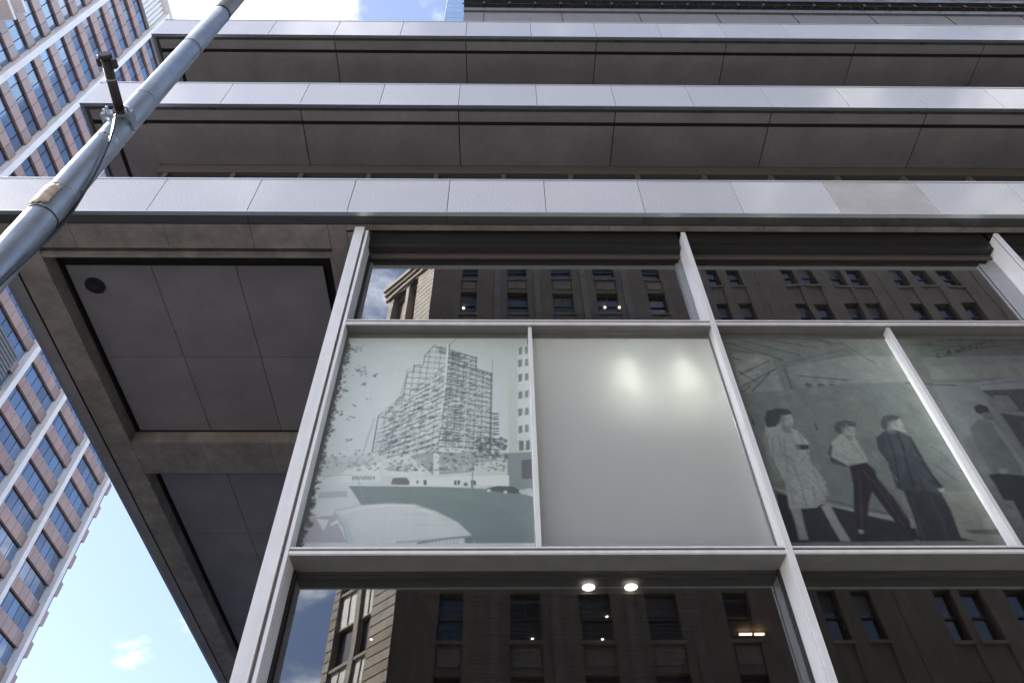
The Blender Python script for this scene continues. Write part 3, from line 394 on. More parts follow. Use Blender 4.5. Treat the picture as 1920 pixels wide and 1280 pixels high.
# ---------------------------------------------------------------- printed window murals
MU = json.loads(r'''{"A":[["p",[0.779,0.838,0.838],0.55,[-0.09,1.28,2.02,1.3,2.3,1.28,2.29,0.81,-0.0,0.82]],["p",[0.708,0.767,0.755],0.5,[0.56,1.28,1.1,1.28,1.3,1.31,2.04,1.28,2.04,0.81,0.62,0.82]],["p",[0.531,0.614,0.625],0.5,[0.06,1.23,0.28,1.24,0.32,1.02,0.1,0.92]],["p",[0.59,0.661,0.673],0.6,[0.28,1.24,0.56,1.28,0.62,1.19,0.3,1.02]],["p",[0.85,0.897,0.885],0.9,[0.31,1.04,0.68,1.15,0.71,0.89,0.3,0.89]],["p",[0.614,0.708,0.637],1,[2.03,2.58,2.36,2.96,2.3,1.3,2.04,1.28]],["p",[0.708,0.779,0.72],1,[2.16,3.0,2.36,3.07,2.3,1.3,2.13,1.3]],["p",[0.3,0.4,0.41],1,[2.01,1.28,2.31,1.3,2.3,0.79,2.03,0.79]],["p",[0.25,0.31,0.32],1,[2.17,3.0,2.22,3.02,2.21,2.88,2.17,2.86]],["p",[0.28,0.34,0.35],1,[2.25,3.02,2.3,3.04,2.29,2.9,2.25,2.88]],["p",[0.25,0.31,0.32],1,[2.16,2.77,2.21,2.79,2.21,2.66,2.16,2.64]],["p",[0.28,0.34,0.35],1,[2.25,2.79,2.29,2.8,2.29,2.67,2.24,2.66]],["p",[0.25,0.31,0.32],1,[2.16,2.51,2.21,2.53,2.2,2.4,2.16,2.38]],["p",[0.28,0.34,0.35],1,[2.24,2.53,2.29,2.54,2.28,2.42,2.24,2.4]],["p",[0.25,0.31,0.32],1,[2.16,2.22,2.2,2.23,2.2,2.11,2.15,2.1]],["p",[0.28,0.34,0.35],1,[2.23,2.23,2.28,2.25,2.27,2.13,2.23,2.11]],["p",[0.25,0.31,0.32],1,[2.15,1.94,2.2,1.95,2.19,1.84,2.15,1.82]],["p",[0.28,0.34,0.35],1,[2.23,1.95,2.27,1.97,2.27,1.85,2.22,1.84]],["p",[0.25,0.31,0.32],1,[2.15,1.67,2.19,1.69,2.19,1.58,2.15,1.56]],["p",[0.28,0.34,0.35],1,[2.22,1.69,2.26,1.7,2.26,1.59,2.22,1.58]],["p",[0.22,0.25,0.28],1,[2.15,1.46,2.2,1.46,2.2,1.32,2.15,1.31]],["p",[0.22,0.25,0.28],1,[2.23,1.46,2.27,1.47,2.27,1.33,2.22,1.32]],["p",[0.2,0.2,0.23],1,[2.17,1.18,2.28,1.2,2.28,0.93,2.17,0.93]],["p",[0.34,0.38,0.41],0.75,[0.93,1.28,1.22,1.31,2.02,1.26,2.02,1.17,1.7,1.16,1.64,1.02,1.32,0.99,1.24,0.99,1.16,1.07]],["p",[0.826,0.873,0.861],0.9,[0.69,1.12,0.97,1.11,1.13,1.09,1.16,0.97,0.73,0.94]],["p",[0.85,0.885,0.861],0.9,[1.23,1.28,1.29,1.28,1.31,0.97,1.25,0.97]],["p",[0.732,0.779,0.72],0.95,[1.69,1.16,2.02,1.17,2.02,0.89,1.69,0.94]],["p",[0.873,0.9,0.9],0.9,[0.97,0.95,2.04,0.98,2.04,0.84,0.98,0.83]],["l",[0.85,0.9,0.897],1,0.012,[0.7,1.16,1.22,1.33,1.63,1.28,2.02,1.18]],["l",[0.25,0.29,0.31],1,0.012,[0.42,0.97,0.42,0.92]],["l",[0.25,0.29,0.31],1,0.012,[0.44,0.97,0.45,0.92]],["l",[0.25,0.29,0.31],1,0.012,[0.46,0.97,0.47,0.92]],["l",[0.25,0.29,0.31],1,0.012,[0.49,0.97,0.49,0.92]],["l",[0.25,0.29,0.31],1,0.012,[0.51,0.97,0.52,0.92]],["l",[0.25,0.29,0.31],1,0.012,[0.54,0.97,0.54,0.92]],["l",[0.25,0.29,0.31],1,0.012,[0.56,0.97,0.57,0.92]],["l",[0.25,0.29,0.31],1,0.012,[0.58,0.97,0.59,0.92]],["l",[0.25,0.29,0.31],1,0.012,[0.61,0.97,0.61,0.92]],["l",[0.25,0.29,0.31],1,0.012,[0.63,0.97,0.64,0.92]],["p",[0.27,0.38,0.38],1,[0.39,0.84,1.29,0.83,2.04,0.79,2.29,0.7,2.28,0.15,1.67,0.15,1.27,0.53,0.56,0.59]],["p",[0.22,0.34,0.34],0.35,[0.87,0.69,1.85,0.62,2.28,0.3,2.27,0.16,1.67,0.17]],["p",[0.708,0.779,0.791],0.6,[0.05,0.85,0.39,0.84,0.56,0.59,0.04,0.59]],["p",[0.732,0.791,0.791],1,[0.71,0.87,0.71,0.95,0.76,0.98,0.84,0.97,0.86,0.85]],["p",[0.26,0.23,0.28],1,[0.82,0.86,0.83,0.94,0.89,0.95,0.97,0.95,1.01,0.9,1.01,0.85]],["p",[0.531,0.59,0.59],1,[0.75,1.04,0.77,1.11,0.97,1.11,0.99,1.02]],["p",[0.16,0.19,0.2],1,[1.8,0.79,1.81,0.81,1.92,0.84,2.08,0.83,2.14,0.79,2.14,0.74,1.99,0.75]],["p",[0.649,0.708,0.708],1,[2.14,0.79,2.27,0.81,2.28,0.72,2.17,0.73]],["e",[0.732,0.779,0.779],1,[1.83,0.78],0.02],["e",[0.732,0.779,0.779],1,[2.0,0.76],0.02],["e",[0.732,0.779,0.779],1,[2.25,0.73],0.02],["p",[0.15,0.19,0.21],1,[1.08,0.91,1.1,0.91,1.1,0.87,1.08,0.87]],["p",[0.15,0.19,0.21],1,[1.15,0.92,1.18,0.92,1.19,0.85,1.16,0.85]],["p",[0.15,0.19,0.21],1,[1.47,0.91,1.49,0.91,1.5,0.85,1.47,0.85]],["p",[0.15,0.19,0.21],1,[1.5,0.91,1.53,0.91,1.53,0.85,1.51,0.85]],["p",[0.15,0.19,0.21],1,[1.57,0.88,1.61,0.88,1.61,0.84,1.57,0.84]],["p",[0.15,0.19,0.21],1,[1.64,0.91,1.67,0.91,1.67,0.8,1.65,0.8]],["p",[0.15,0.19,0.21],1,[1.67,0.91,1.69,0.91,1.7,0.85,1.67,0.85]],["l",[0.3,0.34,0.36],1,0.012,[1.66,1.12,1.66,0.8]],["p",[0.743,0.826,0.826],1,[0.06,0.82,0.37,0.84,0.44,0.77,0.52,0.58,0.33,0.46,-0.0,0.44,0.02,0.58]],["p",[0.531,0.614,0.637],1,[0.1,0.76,0.38,0.78,0.4,0.7,0.1,0.68]],["p",[0.555,0.531,0.602],1,[-0.0,0.44,0.31,0.48,0.47,0.16,0.05,0.16]],["p",[0.9,0.9,0.9],1,[0.13,0.44,0.26,0.42,0.23,0.29]],["p",[0.9,0.9,0.9],1,[0.28,0.38,0.35,0.43,0.36,0.39,0.29,0.35]],["p",[0.732,0.802,0.814],1,[0.29,0.52,0.56,0.6,0.82,0.62,1.08,0.61,1.31,0.52,1.53,0.39,1.68,0.23,1.7,0.15,0.48,0.15,0.42,0.33]],["p",[0.59,0.708,0.696],0.7,[0.29,0.52,0.42,0.44,0.56,0.16,0.48,0.15,0.42,0.33]],["p",[0.779,0.838,0.85],0.6,[0.56,0.56,0.83,0.6,1.06,0.6,1.27,0.51,1.65,0.24,1.19,0.16,0.75,0.16,0.46,0.39]],["l",[0.25,0.3,0.32],1,0.02,[1.15,0.15,1.41,0.2,1.69,0.23]],["p",[0.802,0.85,0.826],1,[1.3,0.15,1.57,0.2,1.6,0.15]],["p",[0.25,0.32,0.33],1,[1.6,0.22,1.69,0.24,1.69,0.15,1.61,0.15]],["l",[0.85,0.9,0.9],0.6,0.01,[1.08,0.16,1.06,0.39,1.06,0.58]]],"tw":{"steps":[1.13,3.06,1.1,3.01,1.01,2.84,1.01,2.68,0.9,2.68,0.9,2.57,0.83,2.54,0.82,2.13,0.77,2.12,0.74,2.04,0.74,1.97,0.68,1.96,0.68,1.88,0.61,1.88,0.57,1.82,0.57,1.29,0.78,1.19,1.23,1.34,1.77,1.27,2.02,1.4,1.98,1.53,1.93,1.54,1.92,1.92,1.84,1.9,1.84,2.53,1.65,2.64,1.65,2.81,1.29,2.99],"corner":[1.28,3.05,1.28,1.67,1.27,1.36],"apex":[1.29,2.99],"RT":[1.29,2.99,1.65,2.81],"RT2":[1.29,2.75,1.84,2.53],"RM":[1.31,2.16,1.84,1.9],"RB":[1.27,1.36,1.77,1.27],"LT":[1.3,2.81,0.9,2.67],"LM":[1.28,2.32,0.8,1.79],"LM2":[1.27,1.92,0.72,1.44],"LB":[1.27,1.37,0.73,1.18]},"leaf":[0.15,2.99,0.07,26,0.06,2.78,0.06,20,0.28,2.56,0.08,34,0.45,2.5,0.03,12,0.34,2.34,0.03,14,0.14,2.25,0.03,12,0.42,2.1,0.02,4,0.13,1.87,0.04,8,0.27,1.79,0.03,8,0.27,2.0,0.02,5,0.04,2.09,0.05,10,0.3,1.47,0.03,5,0.05,1.67,0.05,12,-0.0,2.47,0.06,25,0.05,1.5,0.05,10,0.41,1.33,0.02,3,0.16,1.23,0.04,6],"C":[["p",[0.187,0.211,0.195],1,[0.1,3.26,2.33,3.27,2.35,2.83,2.32,2.42,1.52,2.38,0.64,2.22,0.09,2.19]],["p",[0.257,0.281,0.25],0.9,[0.12,2.9,0.59,2.86,0.58,2.19,0.09,2.19]],["p",[0.234,0.257,0.257],0.9,[0.74,2.72,1.69,2.86,2.37,2.83,2.3,2.38,0.78,2.22,0.72,2.48]],["p",[0.296,0.32,0.289],0.8,[0.09,2.65,0.41,2.82,0.52,2.72,0.23,2.38,0.07,2.31]],["l",[0.078,0.086,0.086],1,0.012,[0.12,3.23,0.97,2.86]],["l",[0.078,0.086,0.086],1,0.012,[0.09,3.11,0.73,2.77]],["l",[0.078,0.086,0.086],1,0.012,[0.06,3.0,0.4,2.9]],["l",[0.078,0.086,0.086],1,0.012,[0.27,3.25,1.21,3.01]],["l",[0.078,0.086,0.086],1,0.012,[0.65,3.27,1.57,3.08]],["l",[0.078,0.086,0.086],1,0.012,[1.44,3.27,1.86,2.69]],["l",[0.078,0.086,0.086],1,0.012,[1.19,3.27,1.44,3.04]],["l",[0.094,0.109,0.101],1,0.018,[0.12,2.51,0.56,2.77]],["l",[0.094,0.109,0.101],1,0.018,[0.1,2.31,0.59,2.62]],["l",[0.094,0.109,0.101],1,0.018,[0.11,2.58,0.3,2.38]],["l",[0.094,0.109,0.101],1,0.018,[0.19,2.22,0.5,2.55]],["l",[0.094,0.109,0.101],1,0.018,[0.07,2.2,0.21,2.33]],["l",[0.094,0.109,0.101],1,0.018,[0.7,2.68,0.68,2.19]],["l",[0.094,0.109,0.101],1,0.018,[0.81,2.5,1.41,2.42]],["l",[0.094,0.109,0.101],1,0.018,[0.09,2.19,0.68,2.22]],["l",[0.094,0.109,0.101],1,0.018,[0.1,2.82,0.21,2.77]],["p",[0.156,0.172,0.164],1,[0.66,2.7,1.6,3.01,1.67,2.9,0.69,2.63]],["p",[0.218,0.234,0.218],0.6,[0.73,2.7,1.53,2.95,1.56,2.9,0.76,2.65]],["e",[0.101,0.125,0.148],1,[0.77,2.23],0.038],["e",[0.101,0.125,0.148],1,[0.9,2.33],0.045],["e",[0.101,0.125,0.148],1,[1.05,2.32],0.045],["e",[0.101,0.125,0.148],1,[1.18,2.32],0.038],["e",[0.101,0.125,0.148],1,[1.32,2.32],0.027],["p",[0.234,0.257,0.25],1,[0.82,2.3,1.42,2.3,1.4,2.25,0.78,2.23]],["p",[0.187,0.215,0.199],1,[0.09,2.19,1.51,2.37,2.31,2.4,2.18,0.31,1.35,0.43,0.56,0.61,0.08,0.78]],["p",[0.164,0.195,0.207],0.6,[1.37,2.35,2.31,2.4,2.27,1.55,2.2,0.76,1.61,0.76,1.52,1.55]],["p",[0.265,0.289,0.265],1,[0.84,0.52,1.35,0.43,1.33,0.38,0.89,0.45]],["l",[0.328,0.351,0.328],1,0.03,[0.07,0.81,0.17,0.75,0.56,0.6,1.19,0.41]],["l",[0.062,0.07,0.078],1,0.01,[0.06,0.78,0.16,0.72,0.58,0.65,1.21,0.46]],["p",[0.043,0.051,0.066],1,[0.07,0.75,0.16,0.71,0.59,0.57,1.18,0.38,1.25,0.16,-0.0,0.15]],["p",[0.242,0.265,0.226],0.9,[1.45,0.76,2.2,0.76,2.21,0.14,1.34,0.15]],["p",[0.117,0.14,0.109],1,[1.8,0.29,2.17,0.3,2.17,0.23,1.86,0.25]],["l",[0.078,0.094,0.094],1,0.02,[2.07,2.37,2.67,2.33]],["p",[0.062,0.07,0.086],1,[0.78,1.76,0.79,1.62,0.76,1.61]],["p",[0.078,0.078,0.086],1,[0.08,1.88,0.1,1.7,0.07,1.68]],["p",[0.359,0.39,0.359],1,[0.2,1.67,0.32,1.71,0.44,1.67,0.55,1.61,0.62,1.44,0.56,1.17,0.63,0.88,0.56,0.66,0.43,0.56,0.15,0.54,0.2,0.86,0.11,1.12,0.13,1.44]],["p",[0.218,0.25,0.218],0.7,[0.2,1.67,0.1,1.44,0.08,0.86,0.2,0.86,0.16,1.28]],["p",[0.406,0.429,0.406],0.7,[0.21,0.88,0.49,1.01,0.59,0.88,0.56,0.66,0.43,0.57,0.17,0.54,0.18,0.69]],["p",[0.351,0.367,0.335],1,[0.43,1.85,0.56,1.88,0.55,1.76,0.52,1.68,0.45,1.65,0.37,1.67]],["p",[0.07,0.078,0.094],1,[0.23,1.79,0.29,1.91,0.41,1.95,0.54,1.94,0.57,1.86,0.46,1.84,0.4,1.76,0.33,1.67,0.22,1.65]],["p",[0.047,0.047,0.055],1,[0.45,1.4,0.61,1.4,0.59,1.33,0.46,1.32]],["p",[0.312,0.335,0.312],1,[0.16,0.56,0.27,0.56,0.24,0.34,0.23,0.18,0.14,0.18,0.16,0.38]],["p",[0.312,0.335,0.312],1,[0.48,0.58,0.58,0.59,0.6,0.38,0.64,0.16,0.54,0.16,0.51,0.34]],["p",[0.296,0.32,0.289],0.45,[0.35,1.67,0.49,1.55,0.51,1.33,0.36,1.12,0.21,1.17,0.2,1.44]],["p",[0.359,0.382,0.351],1,[1.01,1.55,1.15,1.55,1.19,1.23,1.17,1.15,1.04,1.13,0.95,1.1,0.87,1.17,0.76,1.22,0.88,1.44]],["p",[0.094,0.101,0.109],1,[0.78,1.27,0.86,1.41,0.87,1.38,0.8,1.23,0.93,1.11,0.92,1.08,0.78,1.14]],["p",[0.328,0.351,0.32],1,[1.06,1.67,1.21,1.68,1.2,1.58,1.14,1.5,1.07,1.5,1.02,1.55]],["p",[0.101,0.109,0.117],1,[0.98,1.67,1.03,1.74,1.14,1.77,1.25,1.73,1.23,1.67,1.11,1.67,1.03,1.55,0.97,1.58]],["p",[0.273,0.296,0.265],1,[0.95,1.15,1.06,1.13,1.08,1.04,1.02,1.02,0.95,1.09]],["p",[0.043,0.039,0.058],1,[0.95,1.1,1.15,1.15,1.21,1.04,1.19,0.93,1.26,0.69,1.33,0.33,1.32,0.18,1.22,0.16,1.16,0.38,1.07,0.76,0.98,0.61,0.85,0.31,0.73,0.27,0.8,0.54,0.91,0.86]],["p",[0.312,0.328,0.312],1,[1.31,0.4,1.34,0.41,1.33,0.32,1.29,0.31]],["p",[0.312,0.328,0.312],1,[0.76,0.3,0.81,0.29,0.78,0.23,0.75,0.25]],["p",[0.047,0.047,0.062],1,[0.74,0.25,0.82,0.25,0.88,0.16,0.73,0.15]],["p",[0.351,0.359,0.335],1,[1.61,1.74,1.76,1.82,1.78,1.73,1.76,1.58,1.67,1.61,1.56,1.61]],["p",[0.078,0.086,0.109],1,[1.53,1.73,1.6,1.83,1.7,1.85,1.79,1.82,1.73,1.76,1.65,1.73,1.56,1.61,1.51,1.64]],["p",[0.058,0.07,0.101],1,[1.39,1.5,1.54,1.61,1.67,1.61,1.79,1.5,1.79,1.27,1.8,0.98,1.84,0.79,1.78,0.75,1.6,0.73,1.41,0.76,1.34,0.8,1.38,1.14,1.35,1.33]],["p",[0.086,0.101,0.133],0.4,[1.53,1.58,1.7,1.58,1.75,1.44,1.64,1.27,1.43,1.27]],["p",[0.328,0.335,0.312],1,[1.76,0.79,1.84,0.81,1.82,0.75,1.77,0.74]],["p",[0.043,0.051,0.07],1,[1.4,0.78,1.78,0.75,1.78,0.52,1.73,0.2,1.87,0.16,1.31,0.16,1.37,0.43]],["l",[0.156,0.172,0.164],0.6,0.014,[0.32,1.55,0.28,1.3,0.39,1.15]],["l",[0.156,0.172,0.164],0.6,0.014,[0.55,1.58,0.57,1.27,0.55,0.93,0.57,0.69]],["l",[0.156,0.172,0.164],0.6,0.014,[0.37,1.5,0.27,1.01]],["l",[0.156,0.172,0.164],0.6,0.014,[0.36,1.12,0.36,0.86]],["l",[0.156,0.172,0.164],0.6,0.014,[0.24,1.5,0.15,1.12,0.2,0.86]],["l",[0.156,0.172,0.164],0.6,0.014,[0.24,0.83,0.2,0.57]],["l",[0.156,0.172,0.164],0.6,0.014,[0.36,0.86,0.33,0.57]],["l",[0.156,0.172,0.164],0.6,0.014,[0.48,0.86,0.43,0.58]],["l",[0.156,0.172,0.164],0.6,0.014,[0.21,1.55,0.13,1.38]],["l",[0.156,0.172,0.164],0.6,0.014,[0.58,1.3,0.46,1.17]],["l",[0.027,0.031,0.047],0.8,0.016,[1.54,1.55,1.49,1.22,1.38,0.81]],["l",[0.027,0.031,0.047],0.8,0.016,[1.77,1.44,1.76,1.11,1.81,0.81]],["l",[0.027,0.031,0.047],0.8,0.016,[1.65,1.55,1.64,1.33]],["l",[0.027,0.031,0.047],0.8,0.016,[1.64,0.93,1.6,0.75]],["l",[0.027,0.031,0.047],0.8,0.016,[1.65,1.44,1.57,1.06,1.52,0.78]],["l",[0.101,0.109,0.14],0.5,0.012,[1.64,0.72,1.64,0.42,1.59,0.16]],["l",[0.101,0.109,0.14],0.5,0.012,[1.45,0.71,1.41,0.43,1.35,0.17]],["l",[0.101,0.109,0.14],0.5,0.012,[1.58,1.55,1.57,1.27,1.5,1.01]],["l",[0.109,0.101,0.133],0.5,0.014,[1.03,1.04,0.95,0.76,0.81,0.33]],["l",[0.109,0.101,0.133],0.5,0.014,[1.13,0.93,1.18,0.64,1.23,0.33]],["l",[0.187,0.203,0.195],0.6,0.012,[0.98,1.44,0.99,1.27]],["l",[0.187,0.203,0.195],0.6,0.012,[1.07,1.5,1.09,1.27]],["l",[0.187,0.203,0.195],0.6,0.012,[1.1,1.41,1.14,1.22]],["l",[0.187,0.203,0.195],0.6,0.012,[0.91,1.27,1.01,1.15]],["p",[0.187,0.195,0.187],0.7,[0.39,1.71,0.47,1.65,0.49,1.55,0.39,1.58]],["p",[0.195,0.203,0.195],0.7,[1.06,1.56,1.14,1.52,1.1,1.44,1.05,1.5]],["p",[0.172,0.179,0.172],0.7,[1.59,1.67,1.67,1.62,1.62,1.55,1.55,1.58]],["p",[0.234,0.242,0.226],0.6,[0.43,1.85,0.49,1.85,0.43,1.68,0.38,1.71]],["p",[0.218,0.234,0.218],0.6,[1.06,1.67,1.11,1.67,1.07,1.55,1.03,1.56]],["p",[0.218,0.226,0.218],0.6,[1.61,1.74,1.68,1.77,1.62,1.62,1.56,1.62]]],"D":[["p",[0.128,0.152,0.128],1,[0.22,3.27,2.24,3.28,1.97,2.8,0.3,2.83]],["p",[0.192,0.216,0.208],0.9,[0.28,2.83,2.76,2.91,2.5,2.49,0.24,2.52]],["p",[0.224,0.256,0.216],1,[0.3,2.65,1.5,2.74,1.37,2.48,0.22,2.42]],["p",[0.2,0.224,0.248],1,[0.2,2.38,0.76,2.38,0.74,2.25,0.68,1.27,0.26,1.01,0.13,1.44]],["p",[0.24,0.264,0.28],1,[0.73,2.38,1.39,2.5,2.77,2.55,2.58,2.25,0.74,2.25]],["p",[0.072,0.08,0.104],1,[0.74,2.25,2.63,2.33,2.34,1.55,0.9,1.94]],["p",[0.064,0.072,0.096],1,[0.76,1.88,2.34,1.55,2.21,0.75,0.75,1.3]],["p",[0.168,0.184,0.2],1,[0.83,2.16,1.01,2.16,1.03,1.94,0.79,1.91]],["p",[0.16,0.176,0.176],0.8,[0.66,1.91,0.78,1.88,0.73,0.29,0.54,1.01]],["p",[0.16,0.176,0.192],1,[0.13,1.44,0.29,1.55,0.26,1.01,0.27,0.14,0.01,0.14]],["l",[0.064,0.072,0.08],1,0.012,[0.16,3.08,1.11,3.01,2.17,3.16]],["l",[0.08,0.088,0.096],1,0.012,[0.45,2.95,1.33,3.16]],["l",[0.08,0.088,0.096],1,0.02,[-0.13,2.37,0.48,2.33]],["l",[0.112,0.12,0.128],1,0.01,[0.73,2.33,1.35,2.42]],["l",[0.04,0.048,0.056],1,0.016,[0.51,2.92,0.47,2.83,0.52,2.84]],["l",[0.04,0.048,0.056],1,0.016,[0.58,2.86,0.59,2.87]],["l",[0.04,0.048,0.056],1,0.016,[0.6,2.86,0.68,2.97,0.67,2.88]],["l",[0.04,0.048,0.056],1,0.016,[0.63,2.91,0.67,2.92]],["l",[0.04,0.048,0.056],1,0.016,[0.71,2.89,0.72,2.9]],["l",[0.04,0.048,0.056],1,0.016,[0.77,2.99,0.75,2.91,0.8,2.98,0.79,2.92,0.86,3.02]],["l",[0.04,0.048,0.056],1,0.016,[0.82,2.92,0.9,3.03,0.89,2.94]],["l",[0.04,0.048,0.056],1,0.016,[0.85,2.97,0.89,2.98]],["l",[0.04,0.048,0.056],1,0.016,[0.96,3.04,1.02,3.06]],["l",[0.04,0.048,0.056],1,0.016,[0.99,3.05,0.94,2.96]],["l",[0.04,0.048,0.056],1,0.016,[1.05,3.07,1.12,3.09]],["l",[0.04,0.048,0.056],1,0.016,[1.08,3.08,1.04,2.98]],["l",[0.04,0.048,0.056],1,0.016,[1.21,3.11,1.17,3.11,1.13,3.06,1.11,3.03,1.13,3.01,1.17,3.03]],["e",[0.056,0.072,0.064],0.6,[0.48,3.08],0.038],["e",[0.056,0.072,0.064],0.6,[0.78,3.2],0.049],["e",[0.056,0.072,0.064],0.6,[0.92,3.18],0.042],["e",[0.056,0.072,0.064],0.6,[1.3,3.14],0.027],["p",[0.128,0.152,0.144],1,[0.31,1.64,0.49,1.79,0.61,1.73,0.63,1.5,0.6,1.11,0.49,0.81,0.24,0.98,0.25,1.33]],["p",[0.048,0.048,0.056],1,[0.51,1.97,0.6,2.02,0.68,1.98,0.66,1.88,0.54,1.85,0.5,1.89]],["p",[0.136,0.128,0.136],1,[0.56,1.88,0.66,1.89,0.68,1.8,0.62,1.75,0.53,1.77]],["p",[0.036,0.044,0.056],1,[0.19,0.98,0.33,1.0,0.6,0.96,0.54,0.63,0.19,0.65,0.2,0.86]],["p",[0.04,0.044,0.056],1,[0.29,0.76,0.53,0.76,0.58,0.14,0.24,0.14]],["p",[0.208,0.224,0.224],1,[0.34,1.06,0.45,1.06,0.41,1.0,0.33,0.99]],["p",[0.24,0.256,0.264],0.6,[0.59,1.67,0.63,1.67,0.67,0.86,0.6,0.86]]]}''')
def mural(name, label, x0, W, items, base, seed, pre=None, post=None, mott=.06, blur=3):
    c = .0075; nx, nz = int(W/c), int(3.18/c); rs = np.random.RandomState(seed)
    u = (np.arange(nx)+.5)*c; v = (np.arange(nz)+.5)*c; UU, VV = np.meshgrid(u, v)
    img = base(UU, VV).astype(float)
    def cover(p, soft=c*.6):
        p = np.array(p).reshape(-1, 2); a = p.min(0)-.02; b = p.max(0)+.02
        i0, i1 = max(0, int(a[0]/c)), min(nx, int(b[0]/c)+1); j0, j1 = max(0, int(a[1]/c)), min(nz, int(b[1]/c)+1)
        if i1 <= i0 or j1 <= j0: return None
        acc = 0
        for dx, dy in ((-.25, -.25), (.25, -.25), (.25, .25), (-.25, .25)):
            X = UU[j0:j1, i0:i1]+dx*c; Y = VV[j0:j1, i0:i1]+dy*c; ins = np.zeros(X.shape, bool); q = np.roll(p, 1, 0)
            for (xa, ya), (xb, yb) in zip(p, q):
                if ya == yb: continue
                ins ^= ((ya > Y) != (yb > Y)) & (X < (xb-xa)*(Y-ya)/(yb-ya)+xa)
            acc = acc+ins
        return (j0, j1, i0, i1, acc/4.)
    def paint(cv, col, al):
        if cv is None: return
        j0, j1, i0, i1, m = cv; m = (m*al)[..., None]; img[j0:j1, i0:i1] = img[j0:j1, i0:i1]*(1-m)+np.array(col)*m
    def line(pts, wd, col, al=1):
        p = np.array(pts).reshape(-1, 2)
        for a, b in zip(p[:-1], p[1:]):
            d = b-a; L = np.hypot(*d)
            if L < 1e-6: continue
            n = np.array([-d[1], d[0]])/L*wd/2; paint(cover(np.array([a+n, b+n, b-n, a-n]).ravel()), col, al)
    def ell(cx, cy, r, col, al=1, ry=None):
        t = np.linspace(0, 2*np.pi, 14)[:-1]; paint(cover(np.stack([cx+r*np.cos(t), cy+(ry or r)*np.sin(t)], 1).ravel()), col, al)
    api = dict(paint=paint, cover=cover, line=line, ell=ell, rs=rs, img=img, UU=UU, VV=VV, c=c)
    if pre: pre(api)
    for it in items:
        if it[0] == 'p': paint(cover(it[3]), it[1], it[2])
        elif it[0] == 'l': line(it[4], it[3], it[1], it[2])
        elif it[0] == 'e': ell(it[3][0], it[3][1], it[4], it[1], it[2])
    if post: post(api)
    lum = img.mean(2, keepdims=True); img[:] = img*.55+lum*np.array([.97, 1.01, .985])*.45
    # uneven density of an enlarged photograph
    gx, gz = 26, 34; gr = rs.normal(0, 1, (gz, gx)); yy = np.linspace(0, gz-1.001, nz); xx = np.linspace(0, gx-1.001, nx)
    y0 = yy.astype(int); x0_ = xx.astype(int); fy = (yy-y0)[:, None]; fx = (xx-x0_)[None]; fy = fy*fy*(3-2*fy); fx = fx*fx*(3-2*fx)
    lf_ = gr[y0][:, x0_]*(1-fy)*(1-fx)+gr[y0+1][:, x0_]*fy*(1-fx)+gr[y0][:, x0_+1]*(1-fy)*fx+gr[y0+1][:, x0_+1]*fy*fx
    img *= (1+mott*lf_)[..., None]
    fine = rs.normal(0, 1, (nz//3+2, nx//3+2)); fine = np.repeat(np.repeat(fine, 3, 0), 3, 1)[:nz, :nx]; img *= (1+mott*.8*fine)[..., None]
    # print grain, gentle softening and mottling
    for _ in range(blur):
        k = img.copy(); k[1:-1, 1:-1] = (img[1:-1, 1:-1]*2+img[:-2, 1:-1]+img[2:, 1:-1]+img[1:-1, :-2]+img[1:-1, 2:])/6; img[:] = k
    img *= 1+rs.normal(0, .02, (nz, nx, 1))
    np.clip(img, .01, .95, out=img)
    I, J = np.meshgrid(np.arange(nx+1), np.arange(nz+1)); V = np.zeros(((nx+1)*(nz+1), 3)); V[:, 0] = (I*c).ravel(); V[:, 2] = (J*c).ravel()
    i, j = np.meshgrid(np.arange(nx), np.arange(nz)); b = (j*(nx+1)+i).ravel(); Q = np.stack([b, b+1, b+nx+2, b+nx+1], 1)
    me = bpy.data.meshes.new(name); me.vertices.add(len(V)); me.vertices.foreach_set('co', V.ravel())
    me.loops.add(Q.size); me.loops.foreach_set('vertex_index', Q.ravel().astype(np.int32)); me.polygons.add(len(Q)); me.polygons.foreach_set('loop_start', np.arange(0, Q.size, 4, dtype=np.int32))
    me.update(calc_edges=True)
    ca = me.color_attributes.new('print', 'FLOAT_COLOR', 'CORNER'); cc_ = np.ones((nz*nx, 4, 4)); cc_[:, :, :3] = (img.reshape(-1, 3)**(1.0))[:, None, :]
    ca.data.foreach_set('color', cc_.ravel().astype(np.float32)); me.materials.append(M['print'])
    o = link(name, me, None, (x0, 6.174, 4.062)); tag(o, label, 'window mural', 'printed photo murals filling the middle window row')
    return o
def sr(r, g_, b): return np.array([r, g_, b])
def baseA(U, V):
    t = np.clip((V-1.0)/2.2, 0, 1)[..., None]; s = np.clip(U/2.3, 0, 1)[..., None]
    col = sr(.80, .84, .89)*(1-t)+sr(.60, .66, .66)*t
    return col*(1-.13*s)+sr(.50, .56, .52)*.10*s
def preA(a):
    pass
